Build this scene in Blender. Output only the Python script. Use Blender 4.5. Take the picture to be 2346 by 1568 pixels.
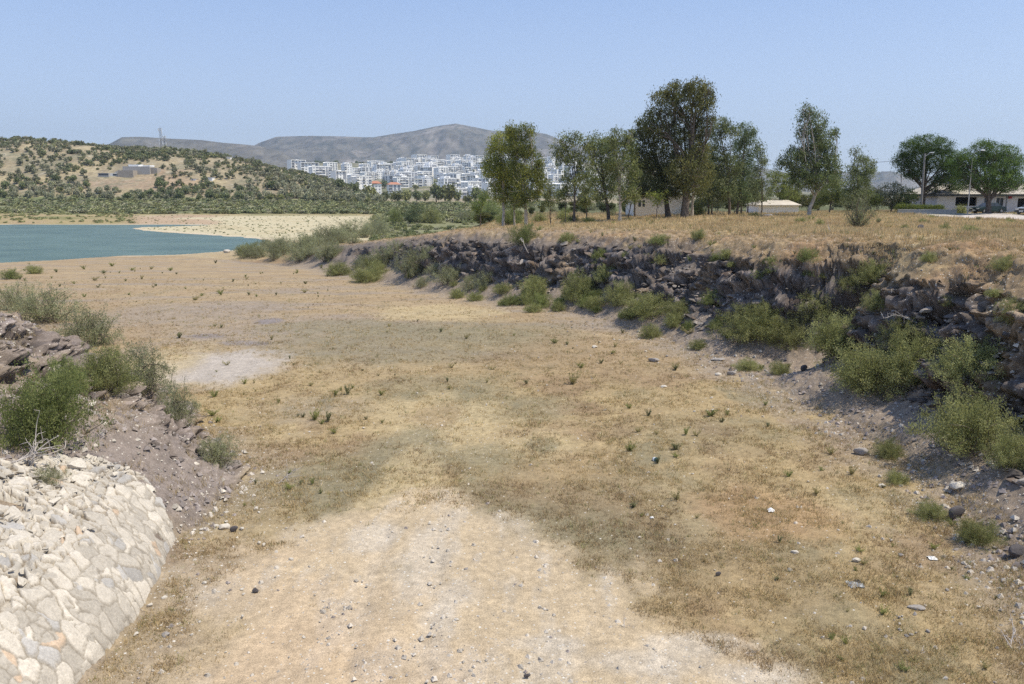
HAZE = 1.05e-4
import bpy, math, random
import numpy as np
R = math.radians
for o in list(bpy.data.objects): bpy.data.objects.remove(o)
sc = bpy.context.scene
COL = sc.collection
# ---------------------------------------------------------------- camera, world, sun, exposure
F = 1825.0                       # focal length in units of a 2346 px wide frame
PITCH = math.atan((784-440)/F)
SP, CP = math.sin(PITCH), math.cos(PITCH)
cam = bpy.data.cameras.new('Camera'); camo = bpy.data.objects.new('Camera', cam); COL.objects.link(camo)
cam.sensor_width = 36; cam.lens = 36*F/2346; cam.clip_start = .2; cam.clip_end = 20000
camo.location = (0, 0, 0); camo.rotation_euler = (math.pi/2-PITCH, 0, 0)
sc.camera = camo
SUN_EL, SUN_AZ = R(62), R(102)     # azimuth from +Y towards +X
w = bpy.data.worlds.new('World'); sc.world = w; w.use_nodes = True
nt = w.node_tree; bg = nt.nodes['Background']
sky = nt.nodes.new('ShaderNodeTexSky'); sky.sky_type = 'NISHITA'; sky.sun_disc = False
sky.sun_elevation = SUN_EL; sky.sun_rotation = SUN_AZ; sky.air_density = 1.0; sky.dust_density = .5; sky.ozone_density = 5.0; sky.altitude = 0
# the Nishita sky washed with the pale lavender summer haze of the day (a plain gradient by height)
tcw = nt.nodes.new('ShaderNodeTexCoord'); sep = nt.nodes.new('ShaderNodeSeparateXYZ'); nt.links.new(tcw.outputs['Generated'], sep.inputs[0])
rmp = nt.nodes.new('ShaderNodeValToRGB'); nt.links.new(sep.outputs[2], rmp.inputs[0]); e_ = rmp.color_ramp.elements
SK = .15      # strength
e_[0].position = 0; e_[0].color = (.70, .80, .95, 1); e_[1].position = 1; e_[1].color = (.17, .27, .58, 1)
q_ = e_.new(.12); q_.color = (.535, .67, .93, 1); q_ = e_.new(.26); q_.color = (.335, .495, .84, 1)
scl = nt.nodes.new('ShaderNodeVectorMath'); scl.operation = 'SCALE'; scl.inputs['Scale'].default_value = 1/SK; nt.links.new(rmp.outputs[0], scl.inputs[0])
mxw = nt.nodes.new('ShaderNodeMix'); mxw.data_type = 'RGBA'; mxw.inputs[0].default_value = .8
nt.links.new(sky.outputs[0], mxw.inputs[6]); nt.links.new(scl.outputs[0], mxw.inputs[7]); nt.links.new(mxw.outputs[2], bg.inputs[0]); bg.inputs[1].default_value = SK
sl = bpy.data.lights.new('sun', 'SUN'); sl.energy = 4.9; sl.angle = R(.55); sl.color = (1, .92, .77)
so = bpy.data.objects.new('sun', sl); COL.objects.link(so)
sdir = (math.sin(SUN_AZ)*math.cos(SUN_EL), math.cos(SUN_AZ)*math.cos(SUN_EL), math.sin(SUN_EL))
import mathutils
so.rotation_euler = mathutils.Vector(sdir).to_track_quat('Z', 'Y').to_euler(); so.location = (30, 20, 60)
sc.view_settings.view_transform = 'Standard'; sc.view_settings.look = 'None'; sc.view_settings.exposure = .05; sc.view_settings.gamma = 1
sc.cycles.use_denoising = False; sc.cycles.max_bounces = 6; sc.cycles.diffuse_bounces = 3; sc.cycles.transparent_max_bounces = 8
sc.cycles.volume_bounces = 0

# ---------------------------------------------------------------- numpy noise
def hsh(ix, iy, iz=0, seed=0):
    h = (ix.astype(np.int64)*374761393 + iy.astype(np.int64)*668265263 + np.asarray(iz, dtype=np.int64)*2147483647 + seed*974711) & 0xffffffff
    h = ((h ^ (h >> 13))*1274126177) & 0xffffffff
    h = ((h ^ (h >> 16))*2246822519) & 0xffffffff
    return ((h ^ (h >> 15)) & 0xffffff)/float(0x1000000)
def gn(x, y, seed=0):            # 2D gradient noise, about -1..1
    x = np.asarray(x, float); y = np.asarray(y, float)
    ix, iy = np.floor(x), np.floor(y); fx, fy = x-ix, y-iy
    u, v = fx*fx*fx*(fx*(fx*6-15)+10), fy*fy*fy*(fy*(fy*6-15)+10)
    def g(dx, dy):
        a = hsh(ix+dx, iy+dy, 0, seed)*2*math.pi
        return np.cos(a)*(fx-dx)+np.sin(a)*(fy-dy)
    return ((g(0,0)*(1-u)+g(1,0)*u)*(1-v)+(g(0,1)*(1-u)+g(1,1)*u)*v)*1.5
def fbm(x, y, o=4, seed=0, gain=.5):
    s = 0; a = 1; t = 0
    for k in range(o):
        s = s+a*gn(x*2**k+k*17.3, y*2**k-k*9.1, seed+k); t += a; a *= gain
    return s/t*1.4
def worley(x, y, z, seed=0):
    ix, iy, iz = np.floor(x), np.floor(y), np.floor(z)
    f1 = np.full(x.shape, 9.); f2 = f1.copy(); cid = np.zeros(x.shape)
    for a in (-1,0,1):
        for b in (-1,0,1):
            for c in (-1,0,1):
                X, Y, Z = ix+a, iy+b, iz+c
                d = (X+hsh(X,Y,Z,seed)-x)**2+(Y+hsh(X,Y,Z,seed+1)-y)**2+(Z+hsh(X,Y,Z,seed+2)-z)**2
                m = d < f1
                f2 = np.where(m, f1, np.minimum(f2, d)); f1 = np.where(m, d, f1); cid = np.where(m, hsh(X,Y,Z,seed+3), cid)
    return np.sqrt(f1), np.sqrt(f2), cid
def worley2(x, y, seed=0):
    ix, iy = np.floor(x), np.floor(y)
    f1 = np.full(x.shape, 9.); f2 = f1.copy(); cid = np.zeros(x.shape); cx = f1.copy(); cy = f1.copy()
    for a in (-1,0,1):
        for b in (-1,0,1):
            X, Y = ix+a, iy+b
            px, py = X+.12+.76*hsh(X,Y,0,seed), Y+.12+.76*hsh(X,Y,0,seed+1)
            d = (px-x)**2+(py-y)**2; m = d < f1
            f2 = np.where(m, f1, np.minimum(f2, d)); f1 = np.where(m, d, f1)
            cid = np.where(m, hsh(X,Y,0,seed+3), cid); cx = np.where(m, px-x, cx); cy = np.where(m, py-y, cy)
    return np.sqrt(f1), np.sqrt(f2), cid, cx, cy
def sm(a, b, x):
    t = np.clip((x-a)/(b-a), 0, 1); return t*t*(3-2*t)
def mix(a, b, t): return a+(b-a)*t
def gauss(d2): return np.exp(-np.minimum(d2, 50))

# ---------------------------------------------------------------- photo directions -> world points (surveying helper)
def ray(u, v):
    x, c = (u-1173)/F, (784-v)/F
    return np.array([x, CP+c*SP, -SP+c*CP])
def at(u, v, Y):
    r = ray(u, v); return r*(Y/r[1])
def onz(u, v, z):
    r = ray(u, v); return r*(z/r[2])

# ---------------------------------------------------------------- terrain
def polyd(pts, x, y, attrs=None):
    """signed distance to a polyline (positive on its right), and attributes interpolated along it"""
    best = np.full(x.shape, 1e9); sgn = np.ones(x.shape); par = np.zeros(x.shape); n = len(pts)
    for i in range(n-1):
        ax, ay = pts[i][:2]; bx, by = pts[i+1][:2]; dx, dy = bx-ax, by-ay
        l2 = dx*dx+dy*dy; t = ((x-ax)*dx+(y-ay)*dy)/l2
        tc = np.clip(t, 0, 1)
        if i == 0: tc = np.minimum(t, 1)
        if i == n-2: tc = np.maximum(t, 0) if n > 2 else t
        d = (x-ax-tc*dx)**2+(y-ay-tc*dy)**2
        m = d < best-1e-9; best = np.where(m, d, best)
        sgn = np.where(m, np.where(dy*(x-ax)-dx*(y-ay) >= 0, 1., -1.), sgn); par = np.where(m, i+np.clip(tc,0,1), par)
    return np.sqrt(best)*sgn, par
FOOT = [(10.5,4,-1.9),(12,17,-1.9),(13.4,24,-1.95),(12.6,33,-2.05),(11.5,39,-2.2),(9.1,50,-2.7),(4.2,60,-3.05),(-.8,66,-3.2),(-7.2,75,-3.5),(-13.8,86,-4.3),(-30,116,-7.6),(-46,135,-11.2)]
FLIP = np.array([p[2] for p in FOOT])
BACK = [(-60,150),(-46,142),(-27,131),(-10,124),(-3,132),(2,160),(3,260),(-10,420)]
LFOOT = [(-8.0,2),(-8.0,13),(-8.0,15.5),(-8.25,17.3),(-8.6,18.6),(-8.9,20),(-8.5,22.5),(-8.8,25),(-11.8,29),(-15,34),(-20,39),(-30,45),(-50,52)]
LFOOT = LFOOT[::-1]             # travelled towards the camera, so the bank is on its right
lake_px = [(-900,660),(-400,628),(0,603),(200,592),(400,583),(540,573),(600,566),(620,550),(550,544),(450,537),(330,528.5),(300,525),(330,521),(450,517.5),(480,515.6),(375,515),(0,515),(-400,515),(-900,515)]
LAKE = [tuple(onz(u, v, -12)[:2]) for u, v in lake_px]
def lake_sd(x, y):
    d2 = np.full(x.shape, 1e12); ins = np.zeros(x.shape, bool); n = len(LAKE)
    for i in range(n):
        ax, ay = LAKE[i]; bx, by = LAKE[(i+1) % n]; dx, dy = bx-ax, by-ay
        t = np.clip(((x-ax)*dx+(y-ay)*dy)/(dx*dx+dy*dy+1e-9), 0, 1)
        d2 = np.minimum(d2, (x-ax-t*dx)**2+(y-ay-t*dy)**2)
        c = (ay > y) != (by > y)
        ins ^= c & (x < (bx-ax)*(y-ay)/(by-ay+1e-12)+ax)
    return np.where(ins, -1, 1)*np.sqrt(d2)   # negative in the lake
S = lambda u: (u-1173)/F*CP      # x/y for things on the horizon
def elev(prof, s):
    return np.interp(s, [S(u) for u, v in prof], [(440-v) for u, v in prof])
HILLP = [(-900,336),(-300,324),(0,330),(60,328),(110,332),(200,338),(270,343),(330,346),(400,350),(480,359),(560,373),(620,384),(680,397),(730,410),(780,424),(840,446),(900,466),(980,482)]
MTNP = [(-900,380),(100,372),(560,352),(590,338),(600,333),(640,320),(720,318),(800,320),(860,322),(900,315),(950,308),(1000,298),(1045,292),(1090,300),(1130,308),(1200,308),(1250,314),(1300,333),(1400,350),(1560,375),(1750,389),(1800,398),(1990,396),(2030,399),(2100,404),(2200,407),(2350,420),(2500,410),(3300,390)]
MTNL = [(-900,420),(180,360),(262,335),(290,321),(330,320),(400,324),(470,327),(520,333),(560,336),(600,340),(650,352),(700,380),(760,420),(3300,440)]
def H(x, y, raw=False):
    x = np.asarray(x, float); y = np.asarray(y, float)
    s = x/np.maximum(y, 1)
    fl = np.interp(y, [0,60,100,137,292,365,450,900,1000,1900,2100,9000], [-9,-9.05,-10.2,-11.75,-11.6,-9.6,-6.6,-7.2,-5,66,60,20])
    # city slope only between its sides; elsewhere low ground
    low = np.interp(y, [0,900,1500,9000], [0,-7.2,-4,10])
    cm = sm(S(560), S(700), s)*(1-sm(S(1500), S(1800), s))
    fl = np.where(y > 900, mix(low, fl, cm), fl)
    fl = fl+.10*fbm(x/7, y/7, 3, 3)+sm(90,200,y)*(.35*fbm(x/40, y/40, 3, 5))
    # olive hill
    E = elev(HILLP, s); cz = E*650*CP/F/CP
    up = sm(440, 655, y)**.85; dn = 1-sm(680, 950, y)
    hill = np.maximum(cz+6.8, 0)*up*dn
    rough = 1+.10*fbm(x/90, y/90, 3, 9)*(1-up*.8)
    z = fl+hill*rough
    z = z+np.where(y > 450, sm(460,520,y)*dn*1.6*fbm(x/35, y/35, 3, 11)*np.clip(hill/10, 0, 1), 0)
    # mountains
    for prof, yc, wd, sd in ((MTNL, 3600, 800, 21), (MTNP, 5200, 1500, 31)):
        e = elev(prof, s); cz = e*yc/F
        prm = sm(yc-wd, yc, y)*(1-.6*sm(yc, yc+wd*.8, y))
        n = fbm(x/520, y/700, 6, sd, .55)
        zz = cz*prm+(n*80-70*np.abs(fbm(x/420+3, y/900, 4, sd+7)))*np.clip(prm*(1-prm)*4, 0, 1)*np.clip(cz/120, 0, 1)
        z = np.where(y > 2200, np.maximum(z, zz), z)
    # right bank and plateau
    d, par = polyd(FOOT, x, y)
    lip = np.interp(par, range(len(FLIP)), FLIP)
    wob = 1.1*fbm(x/9, y/9, 3, 41)+.32*fbm(x/2.7, y/2.7, 2, 42)
    nd = np.where(y < 170, wob*sm(.5, 3, d), 0)
    nd = nd-5.2*gauss(((y-40.5)/3.4)**2+((x-18.5)/6)**2)-2.2*gauss(((y-57)/2.0)**2+((x-13)/5)**2)-1.6*gauss(((y-31)/1.6)**2+((x-19)/5)**2)-1.5*gauss(((y-49)/1.5)**2+((x-16)/5)**2)
    db = d+nd
    g = np.interp(db, [-3,0,.9,2.2,2.9,4.0,5.4,8.5], [0,.02,.11,.25,.47,.78,.93,1.0])
    plat = mix(lip, -2.85, sm(8, 45, db)*np.where(lip < -3.6, .8, 1))
    plat = plat+.18*fbm(x/6, y/6, 3, 51)*sm(4, 9, db)
    bd, _ = polyd(BACK, x, y)
    keep = sm(-16, 1, bd)*(1-sm(230, 420, y))
    bank = fl+(plat-fl)*g
    z = np.where((db > -2) & (y < 430), mix(z, np.maximum(bank, z*0+bank), keep*sm(-2, 0, db)), z)
    # left bank headland with the stone apron
    dl, _ = polyd(LFOOT, x, y)
    gl = np.interp(dl, [-1,0,.35,1.1,4,9,16], [0,.03,.62,1.40,2.65,4.8,6.0])
    gr = np.interp(dl, [-1,0,1,3,6,10,16], [0,.05,.7,2.2,4.0,5.2,6.0])*(1+.28*fbm(x/3.2, y/3.2, 3, 61))
    gl = mix(gl, gr, sm(19.5, 22.5, y))
    z = z+np.where((y < 75) & (x < 0), gl, 0)
    # lake basin
    ls = lake_sd(x, y)+np.where(y < 320, 3.0*fbm(x/14, y/14, 3, 71)*sm(100,160,y), 0)
    zb = np.where(ls < 0, -12-np.minimum(-ls*.12, 3), -12+np.minimum(ls*.035, 4))
    near = (y > 90) & (y < 400)
    z = np.where(near & (ls < 0), zb, np.where(near & (ls < 25), np.where(ls < 25, mix(np.maximum(zb, -11.97), z, sm(0, 25, ls)), z), z))
    return z
def hit(u, v, lo=7., hi=900.):
    r = ray(u, v); t = np.geomspace(lo, hi, 5000)
    z = H(r[0]*t, r[1]*t); m = np.nonzero(r[2]*t < z)[0]
    if len(m) == 0: return None
    k = m[0]; k0 = max(k-1, 0)
    a, b = r[2]*t[k0]-z[k0], r[2]*t[k]-z[k]
    q = a/(a-b) if a > b else 0
    tt = t[k0]+(t[k]-t[k0])*q
    return np.array([r[0]*tt, r[1]*tt, float(H(r[0]*tt, r[1]*tt))])
def pxm(p): return p[1]*CP/F - p[2]*SP/F    # metres per photo px at a point

# ---------------------------------------------------------------- materials
def newmat(name):
    m = bpy.data.materials.new(name); m.use_nodes = True
    return m, m.node_tree, m.node_tree.nodes['Principled BSDF']
def N(t, kind, **k):
    n = t.nodes.new(kind)
    for a, b in k.items():
        if a.startswith('i_'): n.inputs[a[2:].replace('_', ' ')].default_value = b
        else: setattr(n, a, b)
    return n
def plain(name, col, rough=.8, var=.25, scale=3., metal=0, bump=0):
    m, t, b = newmat(name)
    tc = N(t, 'ShaderNodeTexCoord'); no = N(t, 'ShaderNodeTexNoise'); no.inputs['Scale'].default_value = scale; no.inputs['Detail'].default_value = 6
    t.links.new(tc.outputs['Object'], no.inputs['Vector'])
    mr = N(t, 'ShaderNodeMapRange'); mr.inputs[1].default_value = .3; mr.inputs[2].default_value = .7; mr.inputs[3].default_value = 1-var; mr.inputs[4].default_value = 1+var
    t.links.new(no.outputs[0], mr.inputs[0])
    mx = N(t, 'ShaderNodeVectorMath', operation='SCALE'); mx.inputs[0].default_value = col
    t.links.new(mr.outputs[0], mx.inputs['Scale']); t.links.new(mx.outputs[0], b.inputs['Base Color'])
    b.inputs['Roughness'].default_value = rough; b.inputs['Metallic'].default_value = metal; b.inputs['Specular IOR Level'].default_value = .3
    if bump:
        bp = N(t, 'ShaderNodeBump'); bp.inputs['Strength'].default_value = bump; bp.inputs['Distance'].default_value = .05
        t.links.new(no.outputs[0], bp.inputs['Height']); t.links.new(bp.outputs[0], b.inputs['Normal'])
    return m
def attr_mat(name, rough=.9, fine=((2.5, .22), (17., .25)), bump=.6, bdist=.03, spec=.15, peb=False, trans=0, objvar=0):
    m, t, b = newmat(name)
    at_ = N(t, 'ShaderNodeAttribute'); at_.attribute_name = 'Col'
    col = at_.outputs['Color']; tc = N(t, 'ShaderNodeTexCoord'); last = None
    for s_, v_ in fine:
        no = N(t, 'ShaderNodeTexNoise'); no.inputs['Scale'].default_value = s_; no.inputs['Detail'].default_value = 5; no.inputs['Roughness'].default_value = .65
        t.links.new(tc.outputs['Object'], no.inputs['Vector'])
        mr = N(t, 'ShaderNodeMapRange'); mr.inputs[1].default_value = .3; mr.inputs[2].default_value = .7; mr.inputs[3].default_value = 1-v_; mr.inputs[4].default_value = 1+v_; mr.clamp = False
        t.links.new(no.outputs[0], mr.inputs[0])
        mx = N(t, 'ShaderNodeVectorMath', operation='SCALE'); t.links.new(col, mx.inputs[0]); t.links.new(mr.outputs[0], mx.inputs['Scale'])
        col = mx.outputs[0]; last = no
    if peb:
        a2 = N(t, 'ShaderNodeAttribute'); a2.attribute_name = 'Peb'
        for sc_, thr in ((9., .20), (4.3, .13)):
            vo = N(t, 'ShaderNodeTexVoronoi'); vo.inputs['Scale'].default_value = sc_; t.links.new(tc.outputs['Object'], vo.inputs['Vector'])
            lt = N(t, 'ShaderNodeMath', operation='LESS_THAN'); lt.inputs[1].default_value = thr; t.links.new(vo.outputs['Distance'], lt.inputs[0])
            sx = N(t, 'ShaderNodeSeparateColor'); t.links.new(vo.outputs['Color'], sx.inputs[0])
            l2 = N(t, 'ShaderNodeMath', operation='LESS_THAN'); t.links.new(sx.outputs[0], l2.inputs[0]); t.links.new(a2.outputs['Fac'], l2.inputs[1])
            mu = N(t, 'ShaderNodeMath', operation='MULTIPLY'); t.links.new(lt.outputs[0], mu.inputs[0]); t.links.new(l2.outputs[0], mu.inputs[1])
            mc = N(t, 'ShaderNodeMix', data_type='RGBA'); t.links.new(mu.outputs[0], mc.inputs[0]); t.links.new(col, mc.inputs[6])
            rp = N(t, 'ShaderNodeMix', data_type='RGBA'); rp.inputs[6].default_value = (.30,.26,.22,1); rp.inputs[7].default_value = (.72,.68,.6,1); t.links.new(sx.outputs[1], rp.inputs[0])
            t.links.new(rp.outputs[2], mc.inputs[7]); col = mc.outputs[2]
    if objvar:
        oi = N(t, 'ShaderNodeObjectInfo'); mr = N(t, 'ShaderNodeMapRange'); mr.inputs[3].default_value = 1-objvar; mr.inputs[4].default_value = 1+objvar
        t.links.new(oi.outputs['Random'], mr.inputs[0]); mx = N(t, 'ShaderNodeVectorMath', operation='SCALE'); t.links.new(col, mx.inputs[0]); t.links.new(mr.outputs[0], mx.inputs['Scale']); col = mx.outputs[0]
    t.links.new(col, b.inputs['Base Color']); b.inputs['Roughness'].default_value = rough; b.inputs['Specular IOR Level'].default_value = spec
    if bump and last:
        bp = N(t, 'ShaderNodeBump'); bp.inputs['Strength'].default_value = bump; bp.inputs['Distance'].default_value = bdist
        t.links.new(last.outputs[0], bp.inputs['Height']); t.links.new(bp.outputs[0], b.inputs['Normal'])
    if trans:
        out = t.nodes['Material Output']; tr = N(t, 'ShaderNodeBsdfTranslucent'); ms = N(t, 'ShaderNodeMixShader'); ms.inputs[0].default_value = trans
        t.links.new(col, tr.inputs[0]); t.links.new(b.outputs[0], ms.inputs[1]); t.links.new(tr.outputs[0], ms.inputs[2]); t.links.new(ms.outputs[0], out.inputs[0])
    return m
M = {}
M['ground'] = attr_mat('ground_soil', fine=((.9,.12),(5.,.22),(28.,.30)), peb=True, bump=.8, bdist=.04)
M['hill'] = attr_mat('hill_soil', fine=((.05,.15),(.4,.3)), bump=0)
M['mountain'] = attr_mat('mountain_scrub', fine=((.004,.25),(.02,.4)), bump=0)
M['leaf'] = attr_mat('leaf', fine=(), bump=0, rough=.7, spec=.12, trans=.45, objvar=.18)
M['farleaf'] = attr_mat('far_leaf', fine=(), bump=0, rough=.8, spec=.2, trans=.15, objvar=.22)
M['grass'] = attr_mat('dry_grass', fine=(), bump=0, rough=.7, spec=.2, trans=.3)
M['stone'] = attr_mat('stone', fine=((3.,.10),(22.,.18)), bump=.7, bdist=.02)
M['rock'] = attr_mat('dark_rock', fine=((2.,.25),(14.,.35)), bump=.8, bdist=.04)
M['bark'] = plain('bark', (.14,.112,.088), .9, .5, 5, bump=.5)
M['palebark'] = plain('pale_bark', (.42,.37,.31), .85, .4, 4, bump=.4)
M['darkbark'] = plain('dark_bark', (.10,.08,.065), .9, .4, 5, bump=.5)
M['deadwood'] = plain('dead_wood', (.50,.45,.40), .9, .25, 8)
M['white'] = plain('white_plaster', (.84,.83,.80), .85, .06, .3)
M['cream'] = plain('cream_plaster', (.76,.73,.66), .85, .08, .3)
M['wallgrey'] = plain('painted_wall', (.62,.60,.62), .85, .07, .6)
M['townglass_shade'] = plain('shaded_balcony', (.30,.31,.33), .4, .2, .5)  # grey of the town windows, and of the shade painted behind balconies
M['glass'] = plain('window_glass', (.05,.06,.075), .2, .2, .5)
M['dark'] = plain('shade_and_lamp_black', (.03,.028,.027), .8, .2, 1)  # black for the painted garage shade, and for the wall lamp
M['roofsheet'] = plain('fibre_cement_sheet', (.55,.49,.40), .9, .14, .9)
M['fascia'] = plain('dark_fascia', (.06,.06,.055), .7, .2, 2)
M['tile'] = plain('terracotta', (.45,.20,.12), .85, .15, 2)
M['beige'] = plain('beige_stone', (.36,.32,.27), .9, .12, .5)
M['greybal'] = plain('grey_render', (.30,.31,.33), .8, .1, .4)
M['steel'] = plain('galvanised_steel', (.30,.31,.32), .6, .15, 3, metal=.2)
M['polegrey'] = plain('weathered_pole', (.24,.225,.21), .9, .15, 3)
M['concrete'] = plain('concrete', (.40,.38,.35), .9, .15, 3)
M['rubber'] = plain('rubber', (.03,.03,.032), .75, .25, 6)
M['silver'] = plain('silver_paint', (.42,.44,.46), .3, .04, 2, metal=.5)
M['darkcar'] = plain('dark_green_paint', (.02,.035,.03), .3, .05, 2)
M['red'] = plain('red_box', (.35,.02,.03), .5, .1, 2)
M['lamp'] = plain('lamp_lens', (.75,.74,.7), .3, .05, 2)
M['plastic'] = plain('white_plastic', (.8,.8,.78), .4, .05, 5)
M['bluepl'] = plain('teal_plastic', (.02,.12,.16), .35, .1, 5)
M['blackpl'] = plain('black_plastic', (.02,.02,.025), .4, .2, 5)

# ---------------------------------------------------------------- mesh helpers
def mesh(name, V, Fq, mat=None, parent=None, col=None, loc=None, smooth=False, extra=None, mids=None, link=True):
    """V (n,3); Fq (m,k) int array or a list of such arrays; col (n,3) per vertex"""
    V = np.asarray(V, np.float32); fs = Fq if isinstance(Fq, list) else [Fq]
    fs = [np.asarray(f, np.int32) for f in fs if len(f)]
    me = bpy.data.meshes.new(name); me.vertices.add(len(V)); me.vertices.foreach_set('co', V.ravel())
    lp = np.concatenate([f.ravel() for f in fs]); tot = np.concatenate([np.full(len(f), f.shape[1], np.int32) for f in fs])
    st = np.concatenate([[0], np.cumsum(tot)[:-1]]).astype(np.int32)
    me.loops.add(len(lp)); me.loops.foreach_set('vertex_index', lp)
    me.polygons.add(len(tot)); me.polygons.foreach_set('loop_start', st)
    me.polygons.foreach_set('use_smooth', np.full(len(tot), smooth))
    if mids is not None: me.polygons.foreach_set('material_index', np.asarray(mids, np.int32))
    for m in (mat if isinstance(mat, (list, tuple)) else [mat]): me.materials.append(m)
    if col is not None:
        a = me.attributes.new('Col', 'FLOAT_COLOR', 'POINT'); c = np.ones((len(V), 4), np.float32); c[:, :3] = col; a.data.foreach_set('color', c.ravel())
    if extra is not None:
        a = me.attributes.new('Peb', 'FLOAT', 'POINT'); a.data.foreach_set('value', np.asarray(extra, np.float32))
    me.update(calc_edges=True)
    o = bpy.data.objects.new(name, me)
    if link: COL.objects.link(o)
    if parent is not None: o.parent = parent
    if loc is not None: o.location = loc
    return o
def tag(o, label=None, cat=None, group=None, kind=None):
    if label: o['label'] = label
    if cat: o['category'] = cat
    if group: o['group'] = group
    if kind: o['kind'] = kind
    return o
def empty(name, loc, label, cat, group=None, rz=0):
    o = bpy.data.objects.new(name, None); COL.objects.link(o); o.location = loc; o.rotation_euler.z = rz; o.empty_display_size = .2
    return tag(o, label, cat, group)
def copytree(o, loc, rz=0, sc_=1, label=None, group=None):
    c = o.copy(); COL.objects.link(c); c.location = loc; c.rotation_euler.z = rz
    c.scale = (sc_,)*3 if not hasattr(sc_, '__len__') else sc_
    if label: c['label'] = label
    if group: c['group'] = group
    for ch in o.children:
        d = ch.copy(); COL.objects.link(d); d.parent = c
    return c
class MB:
    def __init__(s): s.v = []; s.f = []; s.m = []; s.n = 0
    def add(s, V, Fs, m=0):
        s.v.append(np.asarray(V, float)); s.f += [[i+s.n for i in f] for f in Fs]; s.m += [m]*len(Fs); s.n += len(V)
    def box(s, x0, x1, y0, y1, z0, z1, m=0):
        s.add([(x0,y0,z0),(x1,y0,z0),(x1,y1,z0),(x0,y1,z0),(x0,y0,z1),(x1,y0,z1),(x1,y1,z1),(x0,y1,z1)],
              [(0,3,2,1),(4,5,6,7),(0,1,5,4),(1,2,6,5),(2,3,7,6),(3,0,4,7)], m); return s
    def poly(s, pts, y0, y1, m=0):      # x,z outline extruded along y
        n = len(pts); V = [(p[0], y0, p[1]) for p in pts]+[(p[0], y1, p[1]) for p in pts]
        s.add(V, [tuple(range(n)), tuple(range(2*n-1, n-1, -1))]+[(i, i+n, (i+1)%n+n, (i+1)%n) for i in range(n)], m); return s
    def tube(s, P, r, k=6, m=0):
        V, Fq = tubes([(np.asarray(P, float), r)], k); s.add(V, [tuple(f) for f in Fq], m); return s
    def build(s, name, mat, parent=None, loc=None, smooth=False):
        me = bpy.data.meshes.new(name); me.from_pydata([tuple(p) for p in np.concatenate(s.v)], [], s.f)
        for q in (mat if isinstance(mat, (list, tuple)) else [mat]): me.materials.append(q)
        me.polygons.foreach_set('material_index', s.m); me.polygons.foreach_set('use_smooth', [smooth]*len(s.f)); me.update()
        o = bpy.data.objects.new(name, me); COL.objects.link(o)
        if parent is not None: o.parent = parent
        if loc is not None: o.location = loc
        return o
def tubes(paths, k=6):
    """paths: list of (points (n,3), radius or radii) -> verts, quads (joined tapered tubes)"""
    V = []; Q = []; n0 = 0
    ang = np.arange(k)*2*math.pi/k
    for P, r in paths:
        P = np.asarray(P, float); n = len(P); r = np.broadcast_to(np.asarray(r, float), (n,))
        T = np.gradient(P, axis=0); T /= np.linalg.norm(T, axis=1, keepdims=True)+1e-9
        ref = np.where(np.abs(T[:, 2:3]) > .9, np.array([[1., 0, 0]]), np.array([[0, 0, 1.]]))
        A = np.cross(T, ref); A /= np.linalg.norm(A, axis=1, keepdims=True)+1e-9; B = np.cross(T, A)
        ring = P[:, None]+r[:, None, None]*(A[:, None]*np.cos(ang)[None, :, None]+B[:, None]*np.sin(ang)[None, :, None])
        V.append(ring.reshape(-1, 3))
        for i in range(n-1):
            for j in range(k): Q.append((n0+i*k+j, n0+i*k+(j+1)%k, n0+(i+1)*k+(j+1)%k, n0+(i+1)*k+j))
        n0 += n*k
    return np.concatenate(V), np.array(Q)
# ---------------------------------------------------------------- ground colour (materials of the soil itself)
C = {k: np.array(v) for k, v in dict(sand=(.49,.39,.26), pgravel=(.50,.44,.355), gold=(.368,.28,.153), straw=(.44,.35,.20), brown=(.292,.21,.122), olive=(.225,.198,.125),
     mauve=(.29,.24,.19), rock=(.115,.098,.088), scree=(.26,.208,.16), green=(.16,.17,.065), white=(.43,.38,.325), rust=(.34,.205,.11), lilac=(.23,.20,.19)).items()}
def blobmask(x, y, u, v, ru, rv, seed=0, soft=.35, wob=.35, z=-9.):
    c = onz(u, v, z); a = onz(u, v-rv, z)[1]; b = onz(u, v+rv, z)[1]; ry = (a-b)/2; cy = (a+b)/2
    rx = ru*cy*CP/F*1.02
    q = ((x-c[0])/rx)**2+((y-cy)/ry)**2
    out = np.zeros(x.shape); I = np.nonzero(q < 5)[0]
    if len(I): out[I] = 1-sm(1-soft, 1+soft, np.sqrt(q[I])+wob*WOB[seed % 3][I])
    return out
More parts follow.
